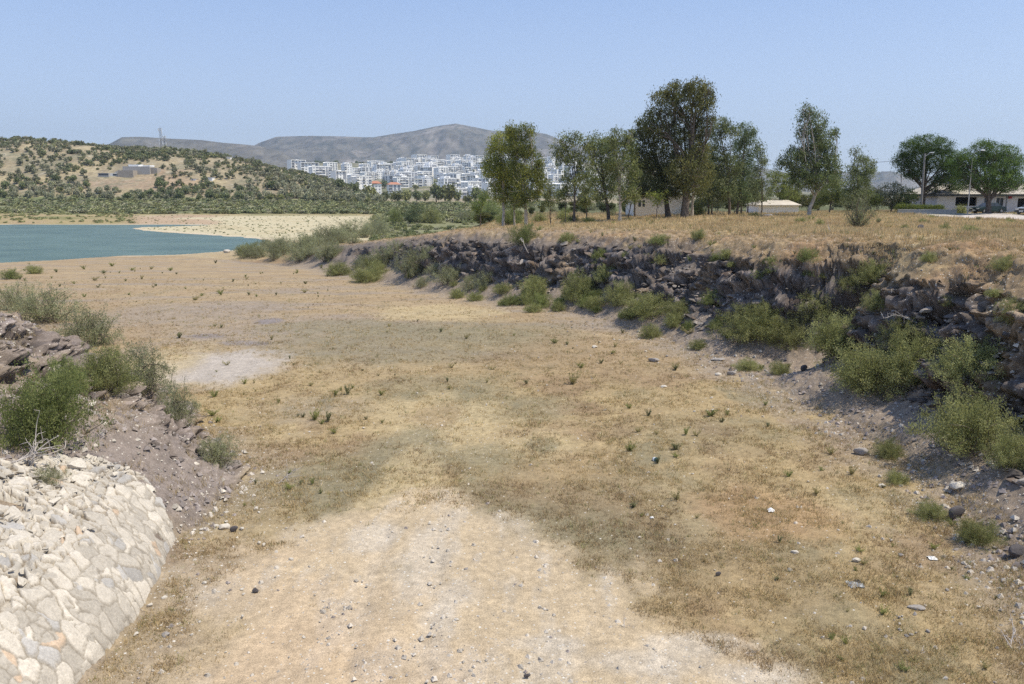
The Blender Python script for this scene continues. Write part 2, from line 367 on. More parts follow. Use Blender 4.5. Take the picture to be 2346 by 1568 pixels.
def ground_color(x, y, z, nz):
    n = x.shape[0]; c = np.repeat(C['gold'][None], n, 0)
    pe = np.full(n, .10)
    d, par = polyd(FOOT, x, y); dl, _ = polyd(LFOOT, x, y); bd, _ = polyd(BACK, x, y); ls = lake_sd(x, y)
    A = fbm(x/4.5, y/6, 5, 201, .6); B = fbm(x/1.3, y/1.9, 4, 207, .6); Dn = fbm(x/11, y/9, 4, 211)
    global WOB
    WOB = [fbm(x/(1.6+.4*k)+k*7, y/(2.4+.5*k)-k*5, 4, 100+k, .6) for k in range(3)]
    def put(col, m, k=1.):
        nonlocal c
        m = np.clip(m*k, 0, 1)[:, None]; c = c*(1-m)+(C[col] if isinstance(col, str) else np.array(col))*m
    put('brown', sm(-.05, .5, A+.3*B)); put('straw', sm(.1, .6, Dn+.4*B), .6); put('olive', sm(.15, .6, -A+.3*B), .75)
    # upper flat: tan with mauve streaks
    upm = sm(36, 48, y)
    put('straw', upm*sm(-.4,.3,A), .3); put((.33,.245,.165), upm, .45); put('brown', upm*sm(-.2,.4,fbm(x/9, y/4, 4, 215)), .5); put('mauve', upm*sm(0, .5, fbm(x/14, y/3.5, 4, 217)), .75)
    bl = [ # u, v, ru, rv, colour, strength
     (700,760,330,40,'mauve',.6),(430,715,200,28,'mauve',.7),(1010,715,150,20,'straw',.8),(950,790,330,45,'olive',.65),(800,748,210,16,'olive',.6),(1130,760,200,25,'olive',.45),
     (1350,830,260,50,'brown',.55),(900,860,200,30,'gold',.6),(560,905,130,40,'gold',.8),(1000,890,170,30,'olive',.55),(1180,930,140,30,'olive',.6),(700,940,150,35,'mauve',.35),
     (480,845,158,42,'white',.95),(320,850,100,60,'straw',.7),(618,732,30,7,'lilac',.95),(470,770,45,5,'lilac',.8),(560,785,50,5,'lilac',.7),(590,787,30,4,'lilac',.8),
     (1000,990,160,85,'straw',.75),(1230,1020,90,40,'straw',.7),(920,1045,110,60,'olive',.75),(1110,1060,140,40,'olive',.6),(1240,1020,45,16,'olive',.7),(760,1130,190,90,'olive',.85),(1090,1160,130,60,'olive',.6),
     (1200,1210,230,60,'olive',.8),(1330,1110,200,80,'brown',.45),(1500,1180,260,110,'olive',.35),(1750,1180,160,70,'rust',.55),(1450,1290,220,70,'olive',.55),(1700,1330,250,80,'brown',.5),(1900,1400,300,120,'gold',.35),
     (1520,930,130,40,'gold',.5),(1650,1000,220,50,'olive',.35),(1800,1070,160,60,'gold',.6),(600,1210,90,70,'gold',.6),(520,1000,90,70,'gold',.55),(1000,950,60,25,'brown',.5),
     (940,1100,75,70,'straw',.8),(910,1180,110,80,'straw',.75),(1830,1500,90,60,'olive',.4)]
    for i, (u, v, ru, rv, cc, k) in enumerate(bl): put(cc, blobmask(x, y, u, v, ru, rv, i), k)
    # sandy track running to the camera
    trk = np.zeros(n)
    for i, (u, v, ru, rv) in enumerate([(940,1560,700,200),(930,1400,560,190),(930,1260,300,110),(960,1180,120,60),(1450,1600,430,170),(1250,1480,330,140),(700,1330,250,70)]):
        trk = np.maximum(trk, blobmask(x, y, u, v, ru, rv, 50+i, .26, .34))
    trk = np.maximum(trk, (1-sm(11.5, 13.2, y))*(x > -7.9))
    put('sand', trk, .95); put('pgravel', trk*sm(.0,.45,fbm(x/1.1, y/3.2, 5, 231, .6)), .5); put((.53,.39,.255), trk*sm(.1,.6,Dn), .5)
    pe = np.maximum(pe, trk*.30+trk*.55*sm(.0,.4,fbm(x/1.1, y/3.2, 5, 231, .6)))
    for i, (u, v, ru, rv) in enumerate([(1250,1470,90,22),(1450,1510,180,30),(1600,1470,120,25),(950,1300,60,90),(1050,1360,60,40),(850,1230,60,30),(1750,1540,100,30),(1010,1400,50,40)]):
        g = blobmask(x, y, u, v, ru, rv, 70+i, .5, .6); put((.53,.47,.385), g, .55); pe = np.maximum(pe, g)
    pe = np.maximum(pe, blobmask(x, y, 1050, 1000, 180, 60, 90)*.4)
    rutc = -2.45+.25*np.sin(y/4.5)+.10*fbm(x/2, y/2, 2, 237); rut = np.maximum(gauss(((x-rutc-.78)/.24)**2), gauss(((x-rutc+.78)/.24)**2))*(1-sm(19,23,y)); put((.53,.46,.37), rut*sm(-.4,.3,B), .3); put('olive', gauss(((x-rutc)/.35)**2)*(1-sm(20,24,y))*sm(0,.5,B), .2)
    # foot of the right bank: mauve scree
    j = .8*fbm(x/2, y/2, 3, 241)
    fm = sm(-3.2, -.2, d+j*1.6)*(y < 140); put('mauve', fm*sm(-.3,.3,B+.35), .7); put('scree', sm(-1.0, 1.0, d+j)*(y<140), .85); pe = np.maximum(pe, sm(-3.5,-1,d+j)*.55*(y<120))
    bank = sm(.3, 1.2, d)*(y < 150)
    steep = sm(.80, .55, nz) if False else 1-sm(.50, .86, nz)
    lipz = np.interp(par, range(len(FLIP)), FLIP); rel = (z+9)/(lipz+9.)
    put('scree', bank*(1-sm(.35,.6,rel)), .5); put('rock', bank*sm(.22,.34,rel)*(1-sm(.8,.95,rel)), .55)
    gt = .60+.20*sm(44, 66, y); gr = sm(gt, gt+.22, rel+.12*fbm(x/1.5, y/1.5, 3, 251))*bank
    put('brown', gr, .95); put('gold', gr*sm(.1,.5,B), .6); put('rust', gr*sm(.1,.5,-A), .5); put('olive', gr*sm(.25,.6,Dn), .4)
    rk = bank*steep*(1-gr*.85); rr = fbm(x/.8, y/.8+z, 4, 255); put('rock', rk, .97); put((.24,.20,.17), rk*sm(.0,.5,rr), .8); put((.13,.085,.06), rk*sm(.1,.6,-rr), .6); put((.26,.185,.11), rk*sm(.15,.5,A+.5*B), .7)
    # plateau grass
    pl = sm(8.0, 11.5, d+1.2*B)*sm(-8, 2, bd)*(y < 430)
    put('straw', pl, .95); put('gold', pl*sm(-.1,.5,Dn), .6); put('brown', pl*sm(.1,.6,A)*(1-sm(40,70,y)*.6), .6); put('green', pl*sm(88,100,y+4*A)*sm(.25,.4,x/np.maximum(y,1)), .45)
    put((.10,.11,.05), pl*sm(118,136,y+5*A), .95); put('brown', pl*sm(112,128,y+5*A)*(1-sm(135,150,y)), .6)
    g = blobmask(x, y, 2420, 500, 195, 12.5, 95, .12, .12, -2.8); put((.54,.48,.43), pl*g, .97); put('green', pl*blobmask(x, y, 2120, 489, 110, 3., 96, .4, .3, -2.8), .5)
    # left headland
    lm = sm(-.4, .4, dl+.5*B)*(y < 75)*(x < 0)
    put('scree', lm, .85); put('gold', lm*sm(.15,.6,A), .6); put((.235,.20,.185), lm*sm(-.3,.3,Dn+.3*B), .75); pe = np.where(lm > .5, .45, pe)
    lr = lm*(1-sm(.78,.955,nz+.06*B))*sm(23,26,y-.25*(x+9)); put((.165,.135,.115), lr, .95); put((.22,.19,.19), lr*sm(0,.5,rr), .7)
    nearf = sm(-3.2,-.3,dl+j)*(1-lm)*(y<30); put('mauve', nearf, .4); pe = np.maximum(pe, nearf*.75)
    # shore, far flats
    far = (y > 90) & (bd < 3)
    fg = fbm(x/26, y/20, 4, 261)
    put('straw', sm(100,125,y)*(y < 190)*(bd<3)*.8, .7); put('mauve', sm(110,125,y)*(y < 190)*sm(.0,.5,B)*(bd<3), .5)
    fr = sm(190, 230, y)*(bd < 3)*(y < 470)
    put((.34,.27,.14), fr); put('green', fr*sm(-.1,.45,fg), .7); put((.34,.25,.16), fr*sm(.1,.6,-fg), .6)
    gs = np.maximum(sm(352, 372, y+10*fbm(x/30, y/60, 3, 265)), sm(150,165,y)*sm(S(830),S(880),x/np.maximum(y,1))*(bd < 2))*(y < 475); put((.19,.195,.10), gs, .95); put((.25,.235,.13), gs*sm(0,.5,B), .7)
    s = x/np.maximum(y, 1)
    pen = (y > 195)*(1-sm(335,357,y+6*fg))*sm(S(295), S(335), s)*(1-sm(S(820), S(880), s))*(ls > 0); put((.50,.44,.29), pen, .95); put((.42,.34,.20), pen*sm(0,.5,fg), .5)
    redb = (y > 285)*(y < 350)*sm(S(250),S(330),s)*(1-sm(S(470),S(520),s))*(ls > 0); put((.37,.25,.17), redb*sm(-.3,.2,fg+.2), .7)
    put((.55,.46,.33), (np.abs(ls-1.0) < 1.6)*(y > 150)*1., .8)
    return np.clip(c, .01, .9), pe

def grid(ss, ys, off=0.):
    Sg, Yg = np.meshgrid(ss, ys); X = (Sg*(Yg+off)).ravel(); Y = Yg.ravel()
    ny, nx = len(ys), len(ss); i = np.arange(ny*nx).reshape(ny, nx)
    q = np.stack([i[:-1,:-1], i[:-1,1:], i[1:,1:], i[1:,:-1]], -1).reshape(-1, 4)
    return X, Y, q, (ny, nx)
def normals_z(X, Y, Z, shp):
    x, y, z = (a.reshape(shp) for a in (X, Y, Z))
    dzx = np.gradient(z, axis=1)/(np.gradient(x, axis=1)+1e-9)
    yy = np.gradient(y, axis=0); dx = np.gradient(x, axis=0)
    dzy = (np.gradient(z, axis=0)-dzx*dx)/(yy+1e-9)
    g = np.sqrt(dzx**2+dzy**2); return (1/np.sqrt(1+g*g)).ravel(), dzx.ravel(), dzy.ravel()

# ground: near and middle distance
ys = np.concatenate([np.arange(5, 12, .12), np.geomspace(12, 100, 900), np.geomspace(100, 250, 170)[1:], np.geomspace(250, 460, 90)[1:]])
ss = np.linspace(-.86, .86, 1340)
X, Y, q, shp = grid(ss, ys, 10.)
Z = H(X, Y); nz, gx, gy = normals_z(X, Y, Z, shp)
colr, pe = ground_color(X, Y, Z, nz)
V = np.stack([X, Y, Z], 1)
# broken rock on the steep parts of both banks: blocks pushed out of the face
d, par = polyd(FOOT, X, Y); dl, _ = polyd(LFOOT, X, Y)
lipz = np.interp(par, range(len(FLIP)), FLIP); rel = (Z+9)/(lipz+9.)
mk = ((d > .2) & (d < 11) & (Y < 135) & (rel < 1.0)) | ((dl > -.2) & (dl < 14) & (Y > 20) & (Y < 60) & (X < 0))
I = np.nonzero(mk)[0]
x, y, z = X[I], Y[I], Z[I]
rightb = d[I] > 0
amt = np.where(rightb, (1-sm(.55, .85, nz[I]))*sm(.1,.3,rel[I])*(1-.55*sm(.68,.86,rel[I])), .95*(1-sm(.84, .985, nz[I]))*sm(22.5,26,y-.25*(x+9))+.08)
w1 = worley(x/1.5, y/1.7, z/.8+.05*y, 301); w2 = worley(x/.7, y/.8, z/.24+.06*y, 311); w3 = worley(x/.25, y/.28, z/.10+.06*y, 321)
e9 = .4
ga = np.where(rightb, polyd(FOOT, x+e9, y)[0]-polyd(FOOT, x-e9, y)[0], polyd(LFOOT, x+e9, y)[0]-polyd(LFOOT, x-e9, y)[0])
gb = np.where(rightb, polyd(FOOT, x, y+e9)[0]-polyd(FOOT, x, y-e9)[0], polyd(LFOOT, x, y+e9)[0]-polyd(LFOOT, x, y-e9)[0])
out = -np.stack([ga, gb], 1)-.12*np.stack([gx[I], gy[I]], 1); out /= np.linalg.norm(out, axis=1, keepdims=True)+1e-6
led = (z/.55+.5*fbm(x/3, y/3, 2, 327)); led = led-np.floor(led)
hgt = (w1[2]-.5)*1.0*sm(0,.18,w1[1]-w1[0])+(w2[2]-.5)*.50+(w3[2]-.5)*.24-(led-.5)*.35*rightb
V[I, 0] += out[:, 0]*hgt*amt; V[I, 1] += out[:, 1]*hgt*amt; V[I, 2] += (.35*(w1[2]-.5)+.3*(w2[2]-.5))*amt
small = np.where(rightb, sm(.65,.9,rel[I]), .3)*.22*fbm(x/.6, y/.6, 3, 331); V[I, 2] += small
tone = 1+.9*(w2[2]-.5)*amt+.8*(w3[2]-.5)*amt
colr[I] *= tone[:, None]
# general small relief near the camera
rl = .035*fbm(X/.6, Y/.6, 3, 341)*(1-sm(20, 60, Y))+.09*fbm(X/.35, Y/.35, 3, 343)*((d > -.8) & (d < 5) & (Y < 90))*sm(-.8,.4,d); V[:, 2] += rl
rutc = -2.45+.25*np.sin(Y/4.5)+.10*fbm(X/2, Y/2, 2, 237); V[:, 2] -= .045*np.maximum(gauss(((X-rutc-.78)/.24)**2), gauss(((X-rutc+.78)/.24)**2))*(1-sm(19,23,Y))
ground = mesh('ground', V, q, M['ground'], col=colr, extra=pe, smooth=True); tag(ground, kind='structure')

# hillside and the lower ground of the town
ys = np.concatenate([np.geomspace(460, 760, 190), np.geomspace(760, 2300, 110)[1:]]); ss2 = np.linspace(-1.0, 1.0, 900)
X, Y, q, shp = grid(ss2, ys); Z = H(X, Y); s_ = X/Y
n1, n2, n3 = fbm(X/30, Y/45, 5, 401, .6), fbm(X/90, Y/60, 4, 405), fbm(X/7, Y/9, 3, 409)
c = np.repeat(np.array([[.295,.245,.16]]), len(X), 0)
def put(col, m):
    global c
    m = np.clip(m, 0, 1)[:, None]; c = c*(1-m)+np.array(col)*m
put((.36,.30,.18), sm(0,.5,n1)); put((.32,.225,.155), sm(.2,.7,n2)*.6); put((.22,.205,.13), sm(-.05,.4,-n1+.3*n3)*.8); put((.5,.43,.33), sm(.35,.7,n3)*.4)
put((.16,.18,.085), 1-sm(466,480,Y+6*n3)); put((.17,.17,.10), sm(850,950,Y)); put((.30,.26,.19), sm(850,950,Y)*sm(0,.4,n1))
tag(mesh('hillside', np.stack([X,Y,Z],1), q, M['hill'], col=c, smooth=True), kind='structure')
# mountains
ys = np.geomspace(2300, 7000, 330); ss3 = np.linspace(-1.0, 1.0, 1000)
X, Y, q, shp = grid(ss3, ys); Z = H(X, Y)
n1, n2 = fbm(X/300, Y/420, 6, 421, .65), fbm(X/1200, Y/900, 4, 425); n5 = gn(X/38, Y/110, 431)
c = np.repeat(np.array([[.14,.13,.105]]), len(X), 0)
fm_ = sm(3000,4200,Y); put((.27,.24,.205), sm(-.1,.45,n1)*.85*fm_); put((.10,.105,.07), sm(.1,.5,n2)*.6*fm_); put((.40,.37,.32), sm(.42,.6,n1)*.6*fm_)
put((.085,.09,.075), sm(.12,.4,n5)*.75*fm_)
tag(mesh('mountains', np.stack([X,Y,Z],1), q, M['mountain'], col=c, smooth=True), kind='structure')

# lake
m, t, b = newmat('lake_water')
b.inputs['Base Color'].default_value = (.035,.13,.13,1); b.inputs['Roughness'].default_value = .28; b.inputs['IOR'].default_value = 1.33; b.inputs['Specular IOR Level'].default_value = .35
tc = N(t, 'ShaderNodeTexCoord'); mp = N(t, 'ShaderNodeMapping'); mp.inputs['Scale'].default_value = (.5,.9,1); t.links.new(tc.outputs['Object'], mp.inputs[0])
no = N(t, 'ShaderNodeTexNoise'); no.inputs['Scale'].default_value = 1.1; no.inputs['Detail'].default_value = 8; no.inputs['Roughness'].default_value = .7; t.links.new(mp.outputs[0], no.inputs['Vector'])
bp = N(t, 'ShaderNodeBump'); bp.inputs['Strength'].default_value = .9; bp.inputs['Distance'].default_value = .4; t.links.new(no.outputs[0], bp.inputs['Height']); t.links.new(bp.outputs[0], b.inputs['Normal'])
n2 = N(t, 'ShaderNodeTexNoise'); n2.inputs['Scale'].default_value = .12; n2.inputs['Detail'].default_value = 9; n2.inputs['Roughness'].default_value = .75; t.links.new(mp.outputs[0], n2.inputs['Vector'])
cr = N(t, 'ShaderNodeValToRGB'); e = cr.color_ramp.elements; e[0].position = .30; e[0].color = (.045,.09,.072,1); e[1].position = .66; e[1].color = (.125,.19,.15,1)
k = e.new(.74); k.color = (.32,.40,.39,1); t.links.new(n2.outputs[0], cr.inputs[0]); t.links.new(cr.outputs[0], b.inputs['Base Color'])
tag(mesh('lake', [(-420,95,-12),(60,95,-12),(60,400,-12),(-420,400,-12)], np.array([[0,1,2,3]]), m), kind='structure')

# ---------------------------------------------------------------- stone apron (dry-laid riprap on the abutment slope)
gx_ = np.arange(-14.5, -7.2, .022); gy_ = np.arange(7.5, 21.4, .022)
XX, YY = np.meshgrid(gx_, gy_); shp = XX.shape; X, Y = XX.ravel(), YY.ravel()
dl, _ = polyd(LFOOT, X, Y)
edge = [(-7.3,7),(-7.3,17.0),(-7.9,18.0),(-8.5,19.1),(-9.2,20.1),(-10.3,20.9),(-11.3,20.5),(-12.0,19.3),(-12.2,17.4),(-13.6,14),(-14,7)]
de, _ = polyd(edge, X, Y)         # right side of this path is outside
de = de+.16*fbm(X/.35, Y/.35, 2, 501)
Z = H(X, Y)
steep = 1-sm(.9, 1.5, dl)          # masonry skirt
_, lpar = polyd(LFOOT, X, Y); seg = np.concatenate([[0], np.cumsum([math.dist(LFOOT[i], LFOOT[i+1]) for i in range(len(LFOOT)-1)])])
UU = np.interp(lpar, range(len(seg)), seg)*.75+.25*(-Y); WW = np.interp(dl, [-.5,0,.35,1.1,4,9], [-.5,0,.69,1.77,4.93,10.4])
wx, wy = WW+.11*fbm(X/.35, Y/.35, 3, 503), UU+.11*fbm(X/.35, Y/.35, 3, 505)
# small and large stones mixed
a1 = worley2(wx/.50, wy/.42, 511); a2 = worley2(wx/.27, wy/.25, 517)
pick = sm(-.05, .05, fbm(X/.7, Y/.7, 2, 521)+.28*steep-.10)
f1 = mix(a2[0], a1[0], pick); gap = np.where(pick > .5, (a1[1]-a1[0])*.46, (a2[1]-a2[0])*.26); cid = np.where(pick > .5, a1[2], a2[2])
cxx = np.where(pick > .5, a1[3], a2[3]); cyy = np.where(pick > .5, a1[4], a2[4])
top = sm(0, .045, gap)
lift = (cid-.5)*.12*(1-.6*steep)+(1-.75*steep)*(cxx*np.cos(cid*37)+cyy*np.sin(cid*37))*.14
Z2 = Z+.05+top*(.075-.035*steep)+lift*top+.012*fbm(X/.12, Y/.12, 3, 531, .6)
hole = (hsh(np.floor(cid*9e4), np.floor(cid*7e3), 0, 5) > .985); Z2 = np.where(hole, Z-.12, Z2)
base = np.array([.49,.445,.375])
cc = np.repeat(base[None], len(X), 0)*(1+.42*(cid-.5))[:, None]
h2 = hsh(np.floor(cid*1e5), np.floor(cid*3e4), 0, 9)
cc = np.where((h2 > .965)[:, None], np.array([.52,.40,.29]), cc); cc = np.where((h2 < .09)[:, None], np.array([.40,.38,.35])*(1+.3*(cid-.5))[:, None], cc)
cc *= (1+.10*fbm(X/.12, Y/.12, 3, 541))[:, None]
soil = np.array([.26,.21,.15]); mort = mix(soil, np.array([.30,.265,.215]), steep[:, None]); cc = mix(mort, cc, np.clip((gap-.008)/(.022+.022*steep), 0, 1)[:, None]); crk = (1-sm(.0, .014, gap))*(1-.8*steep); cc = mix(cc, np.array([.09,.07,.05]), (crk*.8)[:, None])
Z2 = Z2-sm(.10, -.08, dl)*.28 if False else Z2-(1-sm(-.10, .10, dl))*.30
keep = ((de < 0) & (dl > -.12)).reshape(shp); i = np.arange(X.size).reshape(shp)
kq = keep[:-1,:-1] & keep[1:,1:] & keep[:-1,1:] & keep[1:,:-1]
q = np.stack([i[:-1,:-1], i[:-1,1:], i[1:,1:], i[1:,:-1]], -1)[kq]
use = np.unique(q); rm = np.zeros(X.size, np.int64); rm[use] = np.arange(len(use))
apron = mesh('stone_revetment', np.stack([X,Y,Z2],1)[use], rm[q], M['stone'], col=cc[use], smooth=True)
tag(apron, 'curved bank paved with pale cream rubble stones beside the sandy track', 'stone bank')
# ---------------------------------------------------------------- foliage
def leafquads(Cn, size, aspect, rng, droop=0., up=0.):
    n = len(Cn); a = rng.normal(size=(n, 3)); a[:, 2] += -droop+up; a /= np.linalg.norm(a, axis=1, keepdims=True)
    b = rng.normal(size=(n, 3)); b -= a*(a*b).sum(1, keepdims=True); b /= np.linalg.norm(b, axis=1, keepdims=True)
    L = size*rng.uniform(.6, 1.3, (n, 1)); a = a*L/2; b = b*L*aspect/2
    V = np.stack([Cn-a, Cn+b, Cn+a, Cn-b], 1).reshape(-1, 3)
    return V, np.arange(n*4).reshape(n, 4)
def foliage(blobs, ncl, per, csz, lsz, aspect, rng, droop=0, up=0, shell=.55, col=(.08,.10,.04), cvar=.25, col2=None, rbias=None):
    """blobs: (x,y,z,rx,ry,rz) ellipsoids -> leaf quads in clumps with gaps between them"""
    B = np.array(blobs, float); vol = (B[:, 3]*B[:, 4]*B[:, 5])**(2/3.); k = rng.choice(len(B), ncl, p=vol/vol.sum())
    d = rng.normal(size=(ncl, 3)); d /= np.linalg.norm(d, axis=1, keepdims=True)
    r = rng.uniform(shell**3, 1, ncl)**(1/3.); cc = B[k, :3]+d*r[:, None]*B[k, 3:6]
    cs = csz*rng.uniform(.6, 1.35, ncl); tone = rng.uniform(1-cvar, 1+cvar, ncl); hue = rng.random(ncl)
    idx = np.repeat(np.arange(ncl), per); P = cc[idx]+rng.normal(size=(len(idx), 3))*cs[idx, None]*np.array([1, 1, .8])*.5
    if droop: P[:, 2] -= np.abs(rng.normal(size=len(idx)))*cs[idx]*droop*.5
    V, Q = leafquads(P, lsz, aspect, rng, droop, up)
    c = np.array(col)[None]*tone[idx, None]
    if col2 is not None: c = mix(c, np.array(col2)[None]*tone[idx, None], (hue[idx, None] > .6)*.8)
    c = c*rng.uniform(.8, 1.2, (len(idx), 1)); return V, Q, np.repeat(c, 4, 0)
def limb(p0, p1, r0, r1, rng, n=7, bend=.12, sag=0.):
    p0, p1 = np.array(p0, float), np.array(p1, float); t = np.linspace(0, 1, n)[:, None]; L = np.linalg.norm(p1-p0)
    P = p0+(p1-p0)*t+np.sin(t*math.pi)*rng.normal(size=3)*bend*L*.6+np.cumsum(rng.normal(size=(n, 3)), 0)*L*.012*t
    P[:, 2] += (np.sin(t*math.pi)*sag*L)[:, 0]; P[0] = p0
    return P, np.linspace(r0, r1, n)

# ---- shrubs: a few grown forms, each shrub a copy with its own turn, size and leaf mesh
def shrub_form(i, seed, col, col2, airy=False, n=1.0):
    """a fountain of shoots from one root, each shoot feathered with narrow leaves"""
    rng = np.random.default_rng(seed); ns = int((110 if airy else 170)*n); ps = []; L = []; T = []
    lob = [(rng.uniform(0, 6.28), rng.uniform(.7, 1.15)) for _ in range(6)]
    for j in range(ns):
        a = rng.uniform(0, 6.28); el = math.asin(rng.uniform(.08, 1)**.8)
        reach = (.72+.28*max(math.cos(a-b)*k for b, k in lob))*rng.uniform(.62, 1.08)
        q = np.array([math.cos(a)*math.cos(el), math.sin(a)*math.cos(el), math.sin(el)*.95])*reach
        r0 = rng.normal(size=3)*np.array([.22,.22,0]); r0[2] = -.03
        P, r = limb(r0, r0*.6+q, .011, .003, rng, 9, .16, .10)
        P[:, 2] = np.maximum(P[:, 2], -.03)
        if j % (3 if airy else 5) == 0: ps.append((P, r))
        m = 92 if airy else 125; t_ = 1-rng.random(m)**1.5*.72
        C_ = np.stack([np.interp(t_, np.linspace(0,1,9), P[:, k]) for k in range(3)], 1)+rng.normal(size=(m, 3))*(.040+.034*(1-t_))[:, None]
        L.append(C_); T.append(np.full(m, rng.uniform(.72, 1.28))*(.92+.16*rng.random(m))); 
    P = np.concatenate(L); t_ = np.concatenate(T)[:, None]; hue = np.repeat(rng.random(ns) > .55, len(L[0]))[:, None]
    P[:, 2] = np.maximum(P[:, 2], .0)
    V, Q = leafquads(P, .038, .38, rng, up=.5); c_ = np.where(hue, np.array([col2]), np.array([col]))*t_
    fo = mesh('foliage', V, Q, M['leaf'], col=np.repeat(c_, 4, 0), link=False).data
    V, Q = tubes(ps, 4); st = mesh('stems', V, Q, M['bark'], link=False).data
    return fo, st
GREEN, YG, GREY, DK = (.265,.28,.11), (.375,.38,.165), (.37,.38,.225), (.08,.11,.04)
FORMS = {'green': [shrub_form(i, 10+i, GREEN, YG) for i in range(4)], 'pale': [shrub_form(i, 30+i, (.31,.32,.165), GREY, True) for i in range(3)],
         'dark': [shrub_form(i, 50+i, (.20,.235,.08), (.29,.32,.12)) for i in range(3)]}
rngS = np.random.default_rng(5)
def shrub(u, v, wpx, hpx, kind, label, group=None, cat='shrub', p=None, dz=0.):
    p = hit(u, v) if p is None else p
    if p is None: return None
    m = pxm(p); W = wpx*m; Hh = hpx*m
    fo, st = random.choice(FORMS[kind])
    e = empty('shrub', p+np.array([0, W*.15, -.05+dz]), label, cat, group, random.uniform(0, 6.28))
    for nm, me in (('foliage', fo), ('stems', st)):
        o = bpy.data.objects.new(nm, me); COL.objects.link(o); o.parent = e
    e.scale = (W*.56, W*.56, Hh*1.08); return e
random.seed(4)
